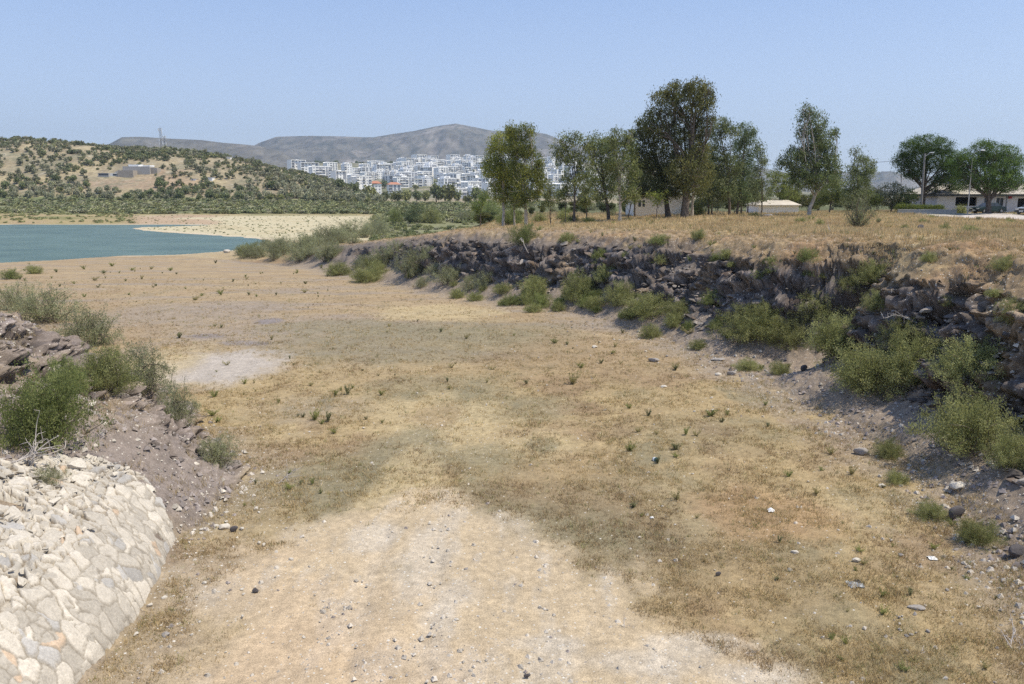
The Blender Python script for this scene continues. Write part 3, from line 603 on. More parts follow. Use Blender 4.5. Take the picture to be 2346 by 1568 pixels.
SH = [ # u, v(base), w, h, kind, label   -- right bank, from near to far
 (2250,1042,225,158,'green','large bright green shrub nearest the camera at the right edge'),
 (2330,1075,120,95,'green','green shrub half hidden behind the large one at the right edge'),
 (2010,905,200,128,'green','broad green shrub casting a dark shadow at the foot of the right slope'),
 (2120,880,190,122,'green','green shrub in the middle of the wide thicket on the right slope'),
 (2240,880,180,120,'green','yellowish green shrub at the right end of the wide thicket'),
 (1930,812,170,100,'green','light green shrub at the left end of the wide thicket'),
 (2080,800,120,80,'green','light green shrub at the top of the wide thicket under pale rocks'),
 (1718,782,165,98,'green','round green shrub beside the discarded tyre'),
 (1872,738,120,78,'green','green shrub just above the left end of the wide thicket'),
 (2330,742,80,65,'green','green shrub growing among grey rocks at the far right'),
 (2010,650,100,62,'green','bright green shrub in the shaded ravine below the lip'),
 (1950,672,95,50,'green','flat shrub on the rock shelf left of the ravine'),
 (2015,712,70,55,'green','small green shrub on the shaded face above the thicket'),
 (1490,724,150,58,'green','long low green shrub at the foot of the dark cliff'),
 (1425,700,85,62,'green','upright green shrub at the left end of the long low one'),
 (1560,722,80,36,'green','low shrub between the long low shrub and the round one'),
 (1332,690,90,72,'green','yellow green shrub under the middle of the dark cliff'),
 (1368,708,48,34,'green','small yellowish shrub right of the one under the cliff middle'),
 (1226,674,78,46,'green','neat dome shaped shrub at the cliff foot'),
 (1390,645,60,44,'green','shrub clinging halfway up the dark cliff'),
 (1378,596,44,30,'dark','dark shrub tucked under the brown lip'),
 (1030,652,95,52,'pale','pale green shrub at the left foot of the dark cliff'),
 (950,634,110,82,'pale','grey green airy shrub on the broken rock slope'),
 (880,612,80,50,'pale','pale shrub high on the broken rock slope left of the airy one'),
 (840,648,90,38,'green','low green shrub spreading onto the flat'),
 (775,632,75,34,'green','low green shrub at the left tip of the spreading row'),
 (1155,672,60,26,'green','low yellowish shrub along the foot of the cliff'),
 (966,660,38,32,'pale','small pale shrub standing on the gravel'),
 (1046,684,44,26,'green','small green shrub at the edge of the flat'),
 (1088,690,44,24,'green','small shrub right beside its twin at the edge of the flat'),
 (1222,716,48,24,'green','small low shrub out on the gravel strip'),
 (1155,700,34,16,'green','tiny shrub between two others on the gravel strip'),
 (1492,776,56,38,'green','small weedy shrub below the long low shrub'),
 (1640,700,70,40,'dark','shrub at the base of the rock left of the round one'),
 (1600,800,50,26,'green','weedy shrub near the discarded tyre'),
 (1790,860,60,34,'green','low weedy shrub on the scree left of the thicket'),
 (1720,850,70,30,'green','flat yellowish shrub on the scree'),
 (2040,1052,75,50,'green','low green shrub in front of the near thicket shadow'),
 (2145,1192,90,46,'green','low green weedy shrub beside the dark boulder'),
 (2250,1250,110,66,'green','low yellow green shrub right of the dark boulder'),
 (2060,1110,60,34,'green','small green shrub below the near thicket shadow'),
 (700,580,95,55,'pale','pale green shrub on the far left end of the ridge'),
 (640,586,85,50,'pale','pale shrub above the end of the lake'),
 (745,560,95,52,'pale','pale shrub on the ridge before the straw field'),
 (805,545,100,46,'pale','shrub on the ridge in front of the straw field'),
 (590,592,60,34,'pale','shrub nearest the water at the end of the ridge'),
 (555,584,38,26,'green','small green shrub beside the pale boulder by the water'),
 (865,530,70,38,'pale','shrub at the upper end of the ridge row'),
 (760,590,80,46,'pale','shrub below the ridge row on the slope'),
 (690,600,90,44,'pale','low shrub in front of the ridge row'),
 (905,590,60,44,'pale','shrub among the broken rocks'),
 (985,600,60,40,'pale','grey shrub at the start of the dark cliff'),
 (1510,560,50,26,'dark','small shrub on the brown slope under the lip'),
 (1300,555,46,26,'green','small yellowish shrub on the brown slope'),
 (1600,548,40,26,'green','green shrub at the edge of the brown slope'),
 (1200,560,70,50,'dark','scraggy shrub with a pale stem on the cliff brow'),
 (2310,620,70,40,'green','yellowish shrub on the brown slope at the far right'),
 (1855,600,55,36,'dark','dark shrub beside the ravine mouth'),
 (2130,600,40,30,'green','small shrub right of the ravine'),
 (1740,640,50,28,'dark','small shrub in the middle of the shaded rock'),
 (2170,700,40,26,'green','tuft of green on the pale rocks'),
 # left headland
 (95,742,165,100,'pale','tall airy shrub with bare stems at the left edge of the flat'),
 (28,712,110,70,'pale','airy shrub cut by the left edge of the picture behind the rock mound'),
 (195,795,165,105,'pale','wide airy shrub behind the rock mound'),
 (240,900,140,120,'green','green shrub on top of the rock mound'),
 (320,900,150,125,'pale','tall pale green shrub behind the crest of the mound'),
 (395,975,120,110,'pale','pale green shrub at the lower end of the mound'),
 (85,1030,240,205,'dark','large dark green shrub in front of the rock mound'),
 (150,905,110,90,'dark','dark green shrub above the large one'),
 (492,1066,105,84,'pale','round shrub standing apart at the foot of the mound'),
 (20,640,44,26,'dark','dark green shrub at the left edge near the water'),
 (76,628,44,22,'green','small green shrub near the water'),
 (100,1110,90,50,'pale','dry scrubby shrub at the top of the stone bank'),
 # plateau
 (2072,528,26,16,'green','small green shrub right of the twiggy one on the plateau'),
 (2165,532,30,22,'green','green tuft shrub in the middle of the dry plateau'),
 (2226,536,46,24,'green','low green shrub on the plateau before the house'),
 (2316,512,30,11,'green','flat green shrub close to the gravel yard'),
 (2115,512,28,12,'green','faint green shrub on the plateau below the hedge'),
 (1600,496,34,38,'dark','leafy green shrub beside the great trunks'),
 (1728,498,26,14,'green','shrub beside the small boulder on the plateau'),
 (1835,512,30,16,'green','small green shrub below the leaning tree'),
 (1880,520,24,22,'green','small green shrub near the white stick'),
 (1115,512,84,62,'dark','bushy shrub at the left end of the plateau'),
 (1172,516,80,42,'dark','round dark shrub under the leftmost trees'),
 (990,512,58,40,'green','yellow green shrub beside the dark tree on the brow'),
 (905,512,36,40,'dark','slim dark shrub on the brow of the ridge'),
 (1060,508,60,30,'pale','pale shrub on the brow behind the cliff'),
]
for r_ in SH: shrub(*r_)

rx_ = random.Random(3)
def more(n, u0, u1, vf, w0, w1, kinds, lab, g):
    for _ in range(n):
        u = rx_.uniform(u0, u1); v = np.interp(u, [a_ for a_, b_ in vf], [b_ for a_, b_ in vf])+rx_.uniform(-22, 22)*(.4+(u-500)/2400); w_ = rx_.uniform(w0, w1)
        shrub(u, v, w_, w_*rx_.uniform(.5, .75), rx_.choice(kinds), lab, g)
more(22, 1150, 1700, [(1150,690),(1400,705),(1700,770)], 24, 56, ['green','green','dark'], 'small green shrub in the row along the foot of the dark cliff', 'small shrubs along the cliff foot')
more(9, 1750, 2340, [(1750,770),(2000,830),(2340,930)], 50, 110, ['green'], 'green shrub merging into the wide thicket on the right slope', 'shrubs merging into the thicket')
more(26, 560, 1120, [(560,588),(700,585),(880,625),(1120,660)], 24, 60, ['pale','green','pale'], 'small pale green shrub on the broken slope between flat and ridge', 'small shrubs on the broken slope')
more(22, 600, 880, [(600,578),(750,558),(880,538)], 30, 56, ['pale'], 'pale shrub in the soft row along the ridge', 'pale shrubs along the ridge')
more(22, 1250, 2340, [(1250,600),(1700,610),(2000,640),(2340,690)], 22, 46, ['dark','green'], 'small shrub rooted in the dark cliff face', 'small shrubs in the cliff face')
more(14, 1080, 1460, [(1080,505),(1460,497)], 22, 40, ['dark','pale','green'], 'low bush in the dry grass under the eucalyptus trees', 'low bushes under the eucalyptus trees')
# ---- trees on the plateau, surveyed one by one (all sizes in metres at their own distance)
def tree(name, label, ub, vb, Y, blobs, trunk_r, kind='euc', bark='bark', lean=None, seed=0, dens=1., col=None, col2=None, fork=.45, group=None, cat='tree'):
    rng = np.random.default_rng(900+seed)
    p = at(ub, vb, Y) if Y else hit(ub, vb)
    Y = float(p[1]); p = np.array([p[0], p[1], float(H(p[0], p[1]))-.1]); px = Y*CP/F
    B = []
    for (u, v, ru, rv) in blobs:
        c = at(u, v, Y)-p; dy = rng.normal()*.35*ru*px; B.append((c[0], dy, c[2], ru*px, ru*px*.9, rv*px))
    e = empty(name, p, label, cat, group)
    if kind == 'euc': prm = dict(csz=.58, lsz=.30, aspect=.30, droop=1.1, shell=.45, cvar=.38); per = 36; kk = 25; cc = col or (.085,.105,.05); c2 = col2 or (.13,.145,.07)
    elif kind == 'pine': prm = dict(csz=.55, lsz=.26, aspect=.22, up=.7, shell=.72, cvar=.28); per = 36; kk = 42; cc = col or (.05,.085,.03); c2 = col2 or (.085,.125,.04)
    else: prm = dict(csz=.45, lsz=.22, aspect=.42, shell=.4, cvar=.3); per = 26; kk = 32; cc = col or (.08,.105,.04); c2 = col2 or (.12,.15,.055)
    wm = (1.92,1.82,1.45); cc = tuple(k_*q for k_, q in zip(wm, cc)); c2 = tuple(k_*q for k_, q in zip(wm, c2))
    area = sum((b[3]*b[5]) for b in B); ncl = max(14, int(area*kk*dens))
    V, Q, c = foliage(B, ncl, per, rng=rng, col=cc, col2=c2, **prm)
    mesh('crown', V, Q, M['leaf'], e, col=c)
    ps = []; Bs = sorted(B, key=lambda b: b[2]); topb = max(B, key=lambda b: b[2])
    tip = np.array(topb[:3]); tip[2] -= topb[5]*.2; mid = np.array([tip[0]*.25, 0, tip[2]*fork])
    if lean: mid = np.array([(lean[0]-ub)*px, 0, at(lean[0], lean[1], Y)[2]-p[2]])
    tr = np.array([(0,0,-.2), mid*.33*np.array([.7,1,1]), mid*.7, mid, mix(mid, tip, .5)+rng.normal(size=3)*.2, tip])
    rr = np.array([1.25,.92,.78,.6,.28,.08])*trunk_r; tt = np.linspace(0, 5, 16); tr2 = np.stack([np.interp(tt, range(6), tr[:, k]) for k in range(3)], 1)
    tr2[1:, :2] += np.cumsum(rng.normal(size=(15, 2)), 0)*.03
    V, Q = tubes([(tr2, np.interp(tt, range(6), rr))], 8); mesh('trunk', V, Q, M[bark], e, smooth=True)
    for b in B:
        f = rng.uniform(.62, 1.05) if b[2] > mid[2] else rng.uniform(.4, .6); a = mid*min(f, 1) if f <= 1 else mix(mid, tip, (f-1)*3)
        q = np.array(b[:3])
        P, r = limb(a, q, trunk_r*.36, trunk_r*.08, rng, 8, .12, .04); ps.append((P, r))
        for _ in range(7 if kind != 'pine' else 10):
            s0 = P[rng.integers(3, 8)]; e_ = q+rng.normal(size=3)*np.array(b[3:6])*.55
            ps.append(limb(s0, e_, trunk_r*.14, trunk_r*.035+.006, rng, 5, .15))
    V, Q = tubes(ps, 5); mesh('limbs', V, Q, M[bark], e, smooth=True)
    return e
E_ = 'eucalyptus_tree'
tree(E_, 'leftmost tree of the tall plateau trees, yellow green crown over a pale trunk', 1153, 482, 103, [(1150,325,32,28),(1136,348,22,22),(1135,385,30,26),(1158,410,36,34),(1122,372,16,14),(1145,440,26,22)], .20, seed=1, bark='palebark', col=(.115,.135,.045), col2=(.20,.21,.05))
tree(E_, 'tree with a twin topped crown, tallest of the group before the town', 1206, 488, 100, [(1180,300,22,18),(1208,300,16,20),(1195,335,34,26),(1205,370,42,32),(1232,395,22,26),(1210,420,40,34),(1195,455,26,18)], .22, seed=2, bark='palebark', col=(.10,.12,.045), col2=(.165,.175,.05))
tree(E_, 'slender tree squeezed between the two leftmost trees', 1179, 486, 104, [(1172,390,30,30),(1178,425,34,26),(1172,455,24,16)], .13, seed=3, bark='palebark', col=(.10,.125,.045))
tree(E_, 'small thin tree with sparse leaves left of the tall sparse one', 1262, 492, 102, [(1260,428,14,20),(1266,452,16,16),(1252,462,10,10)], .08, seed=4, dens=.6)
tree(E_, 'tall sparse tree with a dark straight trunk', 1316, 499, 94, [(1288,322,24,20),(1318,314,26,14),(1294,352,26,22),(1320,365,26,26),(1345,325,20,16),(1340,372,20,22),(1310,405,28,22),(1300,435,22,16),(1345,430,14,14)], .15, seed=5, dens=.62, bark='darkbark')
tree(E_, 'thin pole like young tree right of the small sparse tree', 1296, 500, 95, [(1292,440,12,16),(1300,415,10,14)], .05, seed=6, dens=.5)
tree(E_, 'leaning forked tree with a dark lower trunk', 1397, 489, 100, [(1366,322,22,18),(1350,345,16,14),(1392,330,24,18),(1372,365,22,24),(1400,372,24,26),(1385,410,26,22),(1352,405,20,20),(1375,440,26,18)], .21, seed=7, dens=.8, lean=(1378,400), bark='darkbark')
tree(E_, 'tree with a bright whitish trunk in front of the pale house', 1421, 499, 92, [(1415,306,20,15),(1400,330,22,18),(1436,335,26,24),(1450,310,16,14),(1415,370,28,26),(1445,385,26,26),(1425,425,34,22),(1452,440,18,14)], .17, seed=8, dens=.85, bark='palebark')
tree(E_, 'dark broad tree standing left of the giant tree', 1531, 482, 100, [(1480,282,28,20),(1462,318,26,24),(1500,315,34,26),(1470,356,28,28),(1515,360,42,32),(1490,400,38,26),(1540,395,36,30),(1520,430,40,20),(1470,430,20,16)], .33, seed=9, dens=1.1, bark='darkbark', col=(.06,.07,.035), col2=(.09,.10,.05))
tree(E_, 'giant tree of the plateau with the highest rounded crown', 1570, 486, 97, [(1555,205,34,20),(1592,200,34,18),(1520,222,26,20),(1615,225,26,24),(1575,235,48,24),(1505,250,22,14),(1622,262,18,22),(1540,262,34,22),(1585,275,38,24),(1500,290,30,18),(1610,300,22,18),(1550,310,38,26),(1590,345,40,30),(1560,385,42,32),(1610,390,34,30),(1590,425,36,22)], .48, seed=10, dens=.95, bark='bark', fork=.42, col=(.085,.095,.045), col2=(.13,.13,.06))
tree(E_, 'slim pale double trunk right beside the giant tree', 1585, 479, 102, [(1600,330,22,26),(1598,372,22,26),(1604,410,20,20)], .20, seed=11, bark='palebark', col=(.095,.10,.05))
tree(E_, 'loose crowned tree right of the giant with drooping leaves', 1672, 480, 104, [(1650,285,24,18),(1640,312,20,20),(1672,300,20,16),(1655,345,26,26),(1640,380,26,26),(1672,385,28,26),(1655,425,34,26),(1640,455,24,14)], .18, seed=12, dens=.9, col=(.08,.10,.055), col2=(.12,.135,.085))
tree(E_, 'tree with a rounded side crown hanging to the right', 1690, 477, 108, [(1700,298,26,16),(1715,315,18,18),(1722,345,12,22),(1695,330,22,18),(1700,378,24,24),(1690,415,26,26),(1700,448,24,16)], .16, seed=13, dens=.9, col=(.065,.09,.05), col2=(.11,.135,.085))
tree(E_, 'narrow pointed young tree at the right end of the big group', 1745, 479, 105, [(1741,332,7,12),(1744,352,10,14),(1752,375,12,14),(1737,385,10,14),(1746,410,16,16),(1730,428,18,18),(1755,440,14,14)], .09, seed=14, dens=.75, col=(.08,.10,.06), col2=(.13,.15,.10))
tree(E_, 'leaning grey green tree standing alone with a ragged pointed crown', 1852, 492, 95, [(1848,250,14,13),(1842,272,14,16),(1872,270,20,16),(1860,292,26,18),(1888,290,14,14),(1846,318,16,18),(1880,322,28,20),(1912,308,14,16),(1906,332,14,14),(1868,350,44,20),(1822,352,26,20),(1802,372,20,14),(1850,382,40,24),(1895,372,36,24),(1835,410,30,20),(1880,412,40,22),(1910,398,20,18)], .24, seed=15, dens=1.05, lean=(1868,430), bark='palebark', col=(.075,.10,.05), col2=(.125,.15,.09))
tree(E_, 'smaller tree with a forked top right of the leaning tree', 1962, 478, 108, [(1962,342,11,12),(1975,362,14,12),(1995,372,10,12),(1955,378,16,16),(1985,395,20,18),(1958,412,24,22),(1990,425,14,18),(1948,440,22,16)], .17, seed=16, dens=1., bark='darkbark', col=(.08,.10,.055), col2=(.12,.14,.085))
tree('bushy_tree', 'low yellow green leafy tree behind the gap left of the leaning tree', 1790, 478, 122, [(1775,405,22,16),(1800,412,26,20),(1780,435,30,22),(1810,445,26,20)], .14, 'leafy', seed=17, col=(.10,.125,.05), col2=(.155,.175,.07))
tree('bushy_tree', 'leafy tree filling the space under the leaning tree', 1900, 480, 112, [(1905,440,28,22),(1935,450,24,20),(1880,455,20,16),(1920,420,20,16)], .12, 'leafy', seed=18, col=(.075,.10,.045), col2=(.12,.14,.06))
tree('bushy_tree', 'silver grey olive like bush tree left of the umbrella pine', 2040, 476, 112, [(2030,440,26,20),(2055,436,20,18),(2042,458,34,16),(2012,455,20,16)], .12, 'leafy', seed=19, col=(.15,.16,.12), col2=(.21,.21,.17))
tree('bushy_tree', 'dark rounded bush tree at the foot of the umbrella pine', 2084, 476, 110, [(2080,444,20,18),(2095,455,16,16),(2070,460,20,14)], .10, 'leafy', seed=20, col=(.05,.07,.035), col2=(.07,.09,.04))
tree('bushy_tree', 'dark bush tree left of the silver grey one', 1995, 478, 110, [(1990,452,18,18),(2008,460,18,14)], .09, 'leafy', seed=21, col=(.06,.08,.035))
tree('bushy_tree', 'dark leafy tree behind the twin pale trunks of the big group', 1632, 476, 112, [(1625,405,26,28),(1645,430,26,24),(1615,445,26,20)], .14, 'leafy', seed=22, col=(.055,.08,.035), col2=(.08,.105,.045))
tree('bushy_tree', 'tall leafy tree joining the giant tree to the loose crowned one', 1625, 478, 110, [(1632,350,22,24),(1628,385,24,24),(1640,415,26,24),(1620,440,24,20)], .14, 'leafy', seed=41, col=(.075,.10,.045), col2=(.11,.13,.06))
tree('bushy_tree', 'mid green tree joining the loose crowned tree to the narrow one', 1700, 478, 116, [(1690,350,20,22),(1715,385,20,22),(1700,410,26,24),(1725,420,20,22),(1690,445,26,20)], .13, 'leafy', seed=42, col=(.08,.105,.055), col2=(.12,.14,.08))
tree('bushy_tree', 'dark tree in the gap left of the dark broad tree', 1455, 478, 108, [(1450,345,16,18),(1458,380,20,24),(1450,415,20,20),(1460,440,18,16)], .12, 'leafy', seed=43, col=(.07,.085,.04), col2=(.10,.115,.05))
tree('bushy_tree', 'bushy tree filling the gap before the narrow pointed tree', 1715, 478, 112, [(1712,430,20,20),(1735,452,20,18),(1700,455,22,16)], .11, 'leafy', seed=23, col=(.085,.10,.06), col2=(.12,.14,.09))
tree('bushy_tree', 'small bright leafy tree in front of the pale house', 1503, 492, 96, [(1496,448,18,12),(1516,444,16,10),(1505,460,16,9),(1522,458,10,8)], .05, 'leafy', seed=24, dens=.7, col=(.12,.155,.05), col2=(.18,.21,.07), bark='bark')
tree('bushy_tree', 'green leafy bush tree at the left wall of the pale house', 1440, 480, 103, [(1438,455,20,16),(1455,440,16,16),(1425,462,12,12)], .08, 'leafy', seed=25, col=(.08,.105,.04), col2=(.12,.15,.05))
tree('bushy_tree', 'tall dark tree behind the roof of the pale house', 1478, 470, 122, [(1470,395,24,26),(1488,420,24,22),(1462,425,18,18)], .15, 'leafy', seed=26, col=(.045,.065,.035), col2=(.07,.085,.045))
tree('bushy_tree', 'leafy tree behind the tall sparse tree', 1345, 484, 110, [(1340,420,20,24),(1352,450,22,18),(1335,462,18,12)], .10, 'leafy', seed=27, col=(.095,.115,.05), col2=(.14,.16,.06))
tree('bushy_tree', 'dark small tree with dense leaves alone on the ridge brow', 948, 512, 0, [(940,490,16,12),(956,480,18,14),(950,500,20,10),(936,505,12,7)], .09, 'leafy', seed=28, col=(.06,.08,.045), col2=(.10,.12,.07), bark='darkbark')
tree('bushy_tree', 'green tree beside the trees at the left end of the plateau', 1098, 490, 112, [(1098,465,16,14),(1110,450,12,12),(1092,480,14,9)], .08, 'leafy', seed=29, col=(.08,.11,.045), col2=(.12,.15,.055))
tree('umbrella_pine', 'umbrella pine with a full domed crown left of the house', 2113, 476, 112, [(2082,342,26,20),(2115,328,36,18),(2150,338,30,20),(2070,368,20,18),(2100,362,36,20),(2140,365,36,24),(2172,368,22,22),(2080,392,18,13),(2165,395,26,18),(2190,385,16,16),(2115,385,26,12),(2155,415,26,10),(2178,418,18,10),(2062,385,14,13),(2196,402,16,13),(2140,432,20,8),(2186,430,18,8),(2098,402,26,9)], .34, 'pine', bark='darkbark', seed=30, lean=(2114,418))
tree('umbrella_pine', 'umbrella pine growing in front of the long house', 2264, 489, 104, [(2250,340,22,16),(2275,345,26,18),(2305,352,22,18),(2232,365,20,18),(2208,372,20,16),(2265,372,34,22),(2300,380,34,24),(2335,378,24,24),(2198,395,16,14),(2240,398,36,20),(2285,410,34,20),(2320,412,28,18),(2255,425,30,14),(2300,432,22,9),(2192,376,18,15),(2214,412,24,13),(2228,428,20,9),(2338,420,22,13),(2210,355,16,12)], .38, 'pine', bark='darkbark', seed=31, lean=(2262,452))

rt_ = random.Random(6)
BT = []
for k_ in range(4):
    r9 = np.random.default_rng(400+k_); bl = [(r9.normal()*1.0, r9.normal()*.8, 1.6+r9.uniform(0, 2.6), r9.uniform(.8,1.3), r9.uniform(.8,1.3), r9.uniform(.7,1.2)) for _ in range(7)]
    cl_ = [((.11,.14,.06),(.17,.19,.08)), ((.08,.105,.05),(.12,.15,.07)), ((.15,.17,.10),(.20,.21,.13)), ((.12,.13,.05),(.20,.20,.07))][k_]
    V, Q, c_ = foliage(bl, 330, 24, .5, .26, .4, r9, col=cl_[0], col2=cl_[1], cvar=.3); me1 = mesh('crown', V, Q, M['leaf'], col=c_, link=False).data
    V, Q = tubes([limb((0,0,-.3), (bl[j][0]*.6, bl[j][1]*.6, bl[j][2]), .11, .03, r9, 6, .1) for j in range(4)], 5); BT.append((me1, mesh('trunk', V, Q, M['bark'], link=False).data))
def backtree(u, Y, hpx, lab, g, k_=None):
    x_ = S(u)*Y; s_ = hpx*Y*CP/F/4.6; e_ = empty('bushy_tree', (x_, Y, float(H(x_, Y))), lab, 'tree', g, rt_.uniform(0, 6.28)); e_.scale = (s_*rt_.uniform(.9,1.4),)*2+(s_,)
    for nm, me in zip(('crown','trunk'), BT[rt_.randrange(4) if k_ is None else k_]): o = bpy.data.objects.new(nm, me); COL.objects.link(o); o.parent = e_
for i in range(30): backtree(1560+i*27+rt_.uniform(-10,10), rt_.uniform(128, 170), rt_.uniform(26, 50) if i < 18 else rt_.uniform(18, 34), 'green bushy tree in the hedge like belt behind the eucalyptus trees', 'tree belt behind the eucalyptus trees')
for i in range(15): backtree(1090+i*32+rt_.uniform(-12,12), rt_.uniform(128, 150), rt_.uniform(16, 34), 'small bushy tree seen between the eucalyptus trunks before the town', 'small trees behind the eucalyptus trunks')
# small twiggy tree on the lip of the plateau
rng = np.random.default_rng(77); p = hit(1963, 524); px = pxm(p)
e = empty('twiggy_shrub', p+np.array([0,0,-.05]), 'twiggy shrub with thin leaves standing alone on the plateau edge', 'shrub')
ps = []; tips = []
for _ in range(44):
    a = rng.uniform(0, 6.28); el = rng.uniform(.35, 1.45); L = rng.uniform(1.2, 3.5)*(.6+.4*math.sin(el)); q = np.array([math.cos(a)*math.cos(el)*L*.75, math.sin(a)*math.cos(el)*L*.75, math.sin(el)*L])
    P, r = limb((0,0,0), q, .035, .007, rng, 7, .12); ps.append((P, r)); tips += [P[k]+rng.normal(size=3)*.12 for k in (3,4,5,5,6,6)]
V, Q = tubes(ps, 4); mesh('stems', V, Q, M['bark'], e)
T = np.array(tips); idx = np.repeat(np.arange(len(T)), 16); P = T[idx]+rng.normal(size=(len(idx),3))*.13
V, Q = leafquads(P, .10, .4, rng); mesh('foliage', V, Q, M['leaf'], e, col=np.repeat(np.array([[.19,.205,.105]])*rng.uniform(.6,1.3,(len(idx),1)), 4, 0))

# palm at the right edge
rng = np.random.default_rng(78); Y = 108; c = at(2372, 335, Y); b = at(2372, 488, Y); b[2] = float(H(b[0], b[1]))
e = empty('palm_tree', b, 'palm tree whose fronds reach in from the right edge', 'tree'); hh = c[2]-b[2]
V, Q = tubes([(np.array([(0,0,-.2),(.1,0,hh*.5),(0,0,hh)]), [.28,.22,.2])], 8); mesh('trunk', V, Q, M['bark'], e)
VV = []; QQ = []; n0 = 0
for k in range(46):
    a = rng.uniform(0, 6.28); el = rng.uniform(-.9, 1.2); L = rng.uniform(1.7, 2.3); t_ = np.linspace(0, 1, 9)
    P = np.stack([np.cos(a)*np.cos(el)*L*t_, np.sin(a)*np.cos(el)*L*t_, np.sin(el)*L*t_-1.1*t_**2], 1); P[:, 2] += hh
    sd = np.array([-math.sin(a), math.cos(a), 0])
    for j in range(1, 9):
        for s_ in (-1, 1):
            for f in (.0, .33, .66):
                q = mix(P[j-1], P[j], f); w_ = (.45 if j > 2 else .25)*(1.1-t_[j]*.6); tip = q+sd*s_*w_+(P[j]-P[j-1])*1.1-np.array([0,0,.12])
                VV += [q, q+(P[j]-P[j-1])*.25, tip]; QQ.append((n0, n0+1, n0+2)); n0 += 3
mesh('fronds', np.array(VV), np.array(QQ), M['leaf'], e, col=np.tile([.09,.11,.04], (n0, 1)))

# ---------------------------------------------------------------- grass
def blades(P, h, wd, rng, col, lean=.45, per=5, jit=.05):
    n = len(P); P = np.repeat(P, per, 0)+np.concatenate([rng.normal(size=(n*per, 2))*jit, np.zeros((n*per, 1))], 1); h = np.repeat(h, per)*rng.uniform(.5, 1.15, n*per)
    wd = np.repeat(wd, per) if hasattr(wd, '__len__') else wd
    a = rng.uniform(0, 6.28, n*per); w_ = np.stack([np.cos(a), np.sin(a), 0*a], 1)*(wd*rng.uniform(.6,1.3,n*per))[:, None]
    tip = P+np.stack([rng.normal(size=n*per)*lean*h, rng.normal(size=n*per)*lean*h, h], 1)
    V = np.stack([P-w_, P+w_, tip], 1).reshape(-1, 3); c = np.repeat(np.repeat(col, per, 0)*rng.uniform(.7, 1.3, (n*per, 1)), 3, 0)
    return V, np.arange(n*per*3).reshape(-1, 3), c
rng = np.random.default_rng(91)
Vs, Qs, Cs, n0 = [], [], [], 0
def addb(t):
    global n0
    Vs.append(t[0]); Qs.append(t[1]+n0); Cs.append(t[2]); n0 += len(t[0])
def ztop(x, y): return H(x, y)
# on the flat floor
n = 175000; s_ = rng.uniform(-.72, .72, n); y = 12*(95/12.)**rng.random(n); x = s_*y
trk = np.zeros(n)
WOB = [fbm(x/(1.6+.4*k)+k*7, y/(2.4+.5*k)-k*5, 4, 100+k, .6) for k in range(3)]
for i, (u, v, ru, rv) in enumerate([(940,1560,700,200),(930,1400,560,190),(930,1260,300,110),(1450,1600,430,170),(1250,1480,330,140),(700,1330,250,70)]): trk = np.maximum(trk, blobmask(x, y, u, v, ru, rv, 50+i, .16, .3))
trk = np.maximum(trk, 1-sm(12, 13.5, y)); trk = np.maximum(trk, blobmask(x, y, 480, 845, 160, 44, 3)); trk = np.maximum(trk, .6*blobmask(x, y, 1000, 990, 160, 85, 1))
d, _ = polyd(FOOT, x, y); dl, _ = polyd(LFOOT, x, y); dn = fbm(x/1.5, y/1.5, 4, 601)
k = (rng.random(n) < (1-trk*.995)*sm(-.45, .35, dn+.15)*(1-.72*sm(32,75,y))) & (d < .6) & (dl < -.1); x, y, dn = x[k], y[k], dn[k]
z = H(x, y); A = fbm(x/4.5, y/6, 5, 201, .6)
c = mix(np.array([[.50,.385,.205]]), np.array([[.38,.28,.158]]), sm(-.2,.4,A)[:, None]); c = mix(c, np.array([[.29,.28,.12]]), (rng.random(len(x)) < .13)[:, None]*1.)
addb(blades(np.stack([x,y,z-.01],1), rng.uniform(.05,.12,len(x))*(1+.5*(dn > .2)), .004+.00022*y, rng, c, .5, 5, .05))
# on the plateau and the brown slope
n = 120000; s_ = rng.uniform(-.3, .72, n); y = 22*(150/22.)**rng.random(n); x = s_*y
d, par = polyd(FOOT, x, y); bd, _ = polyd(BACK, x, y); k = (d > 4.3) & (bd > -6); x, y, d = x[k], y[k], d[k]; z = H(x, y)
k = rng.random(len(x)) < sm(4.3, 7.0, d)*(1-.95*gauss(((x-at(2340,492,70)[0])/12)**2*0+99)); x, y, z, d = x[k], y[k], z[k], d[k]
B = fbm(x/5, y/5, 4, 611); c = mix(np.array([[.60,.465,.26]]), np.array([[.42,.30,.165]]), (sm(-.1,.5,B)*.7+.5*(1-sm(6,9,d)))[:, None].clip(0,1)); c = mix(c, np.array([[.2,.22,.08]]), (rng.random(len(x)) < .08)[:, None]*1.)
WOB = [fbm(x/(1.6+.4*k_)+k_*7, y/(2.4+.5*k_)-k_*5, 4, 100+k_, .6) for k_ in range(3)]; yard = blobmask(x, y, 2420, 500, 195, 12.5, 95, .12, .12, -2.8) > rng.random(len(x))*.8+.1
k = ~yard; x, y, z, d, c = x[k], y[k], z[k], d[k], c[k]
addb(blades(np.stack([x,y,z-.02],1), rng.uniform(.12,.42,len(x))*sm(5,10,d).clip(.35,1), .006+.00030*y, rng, c, .28, 6, .10))
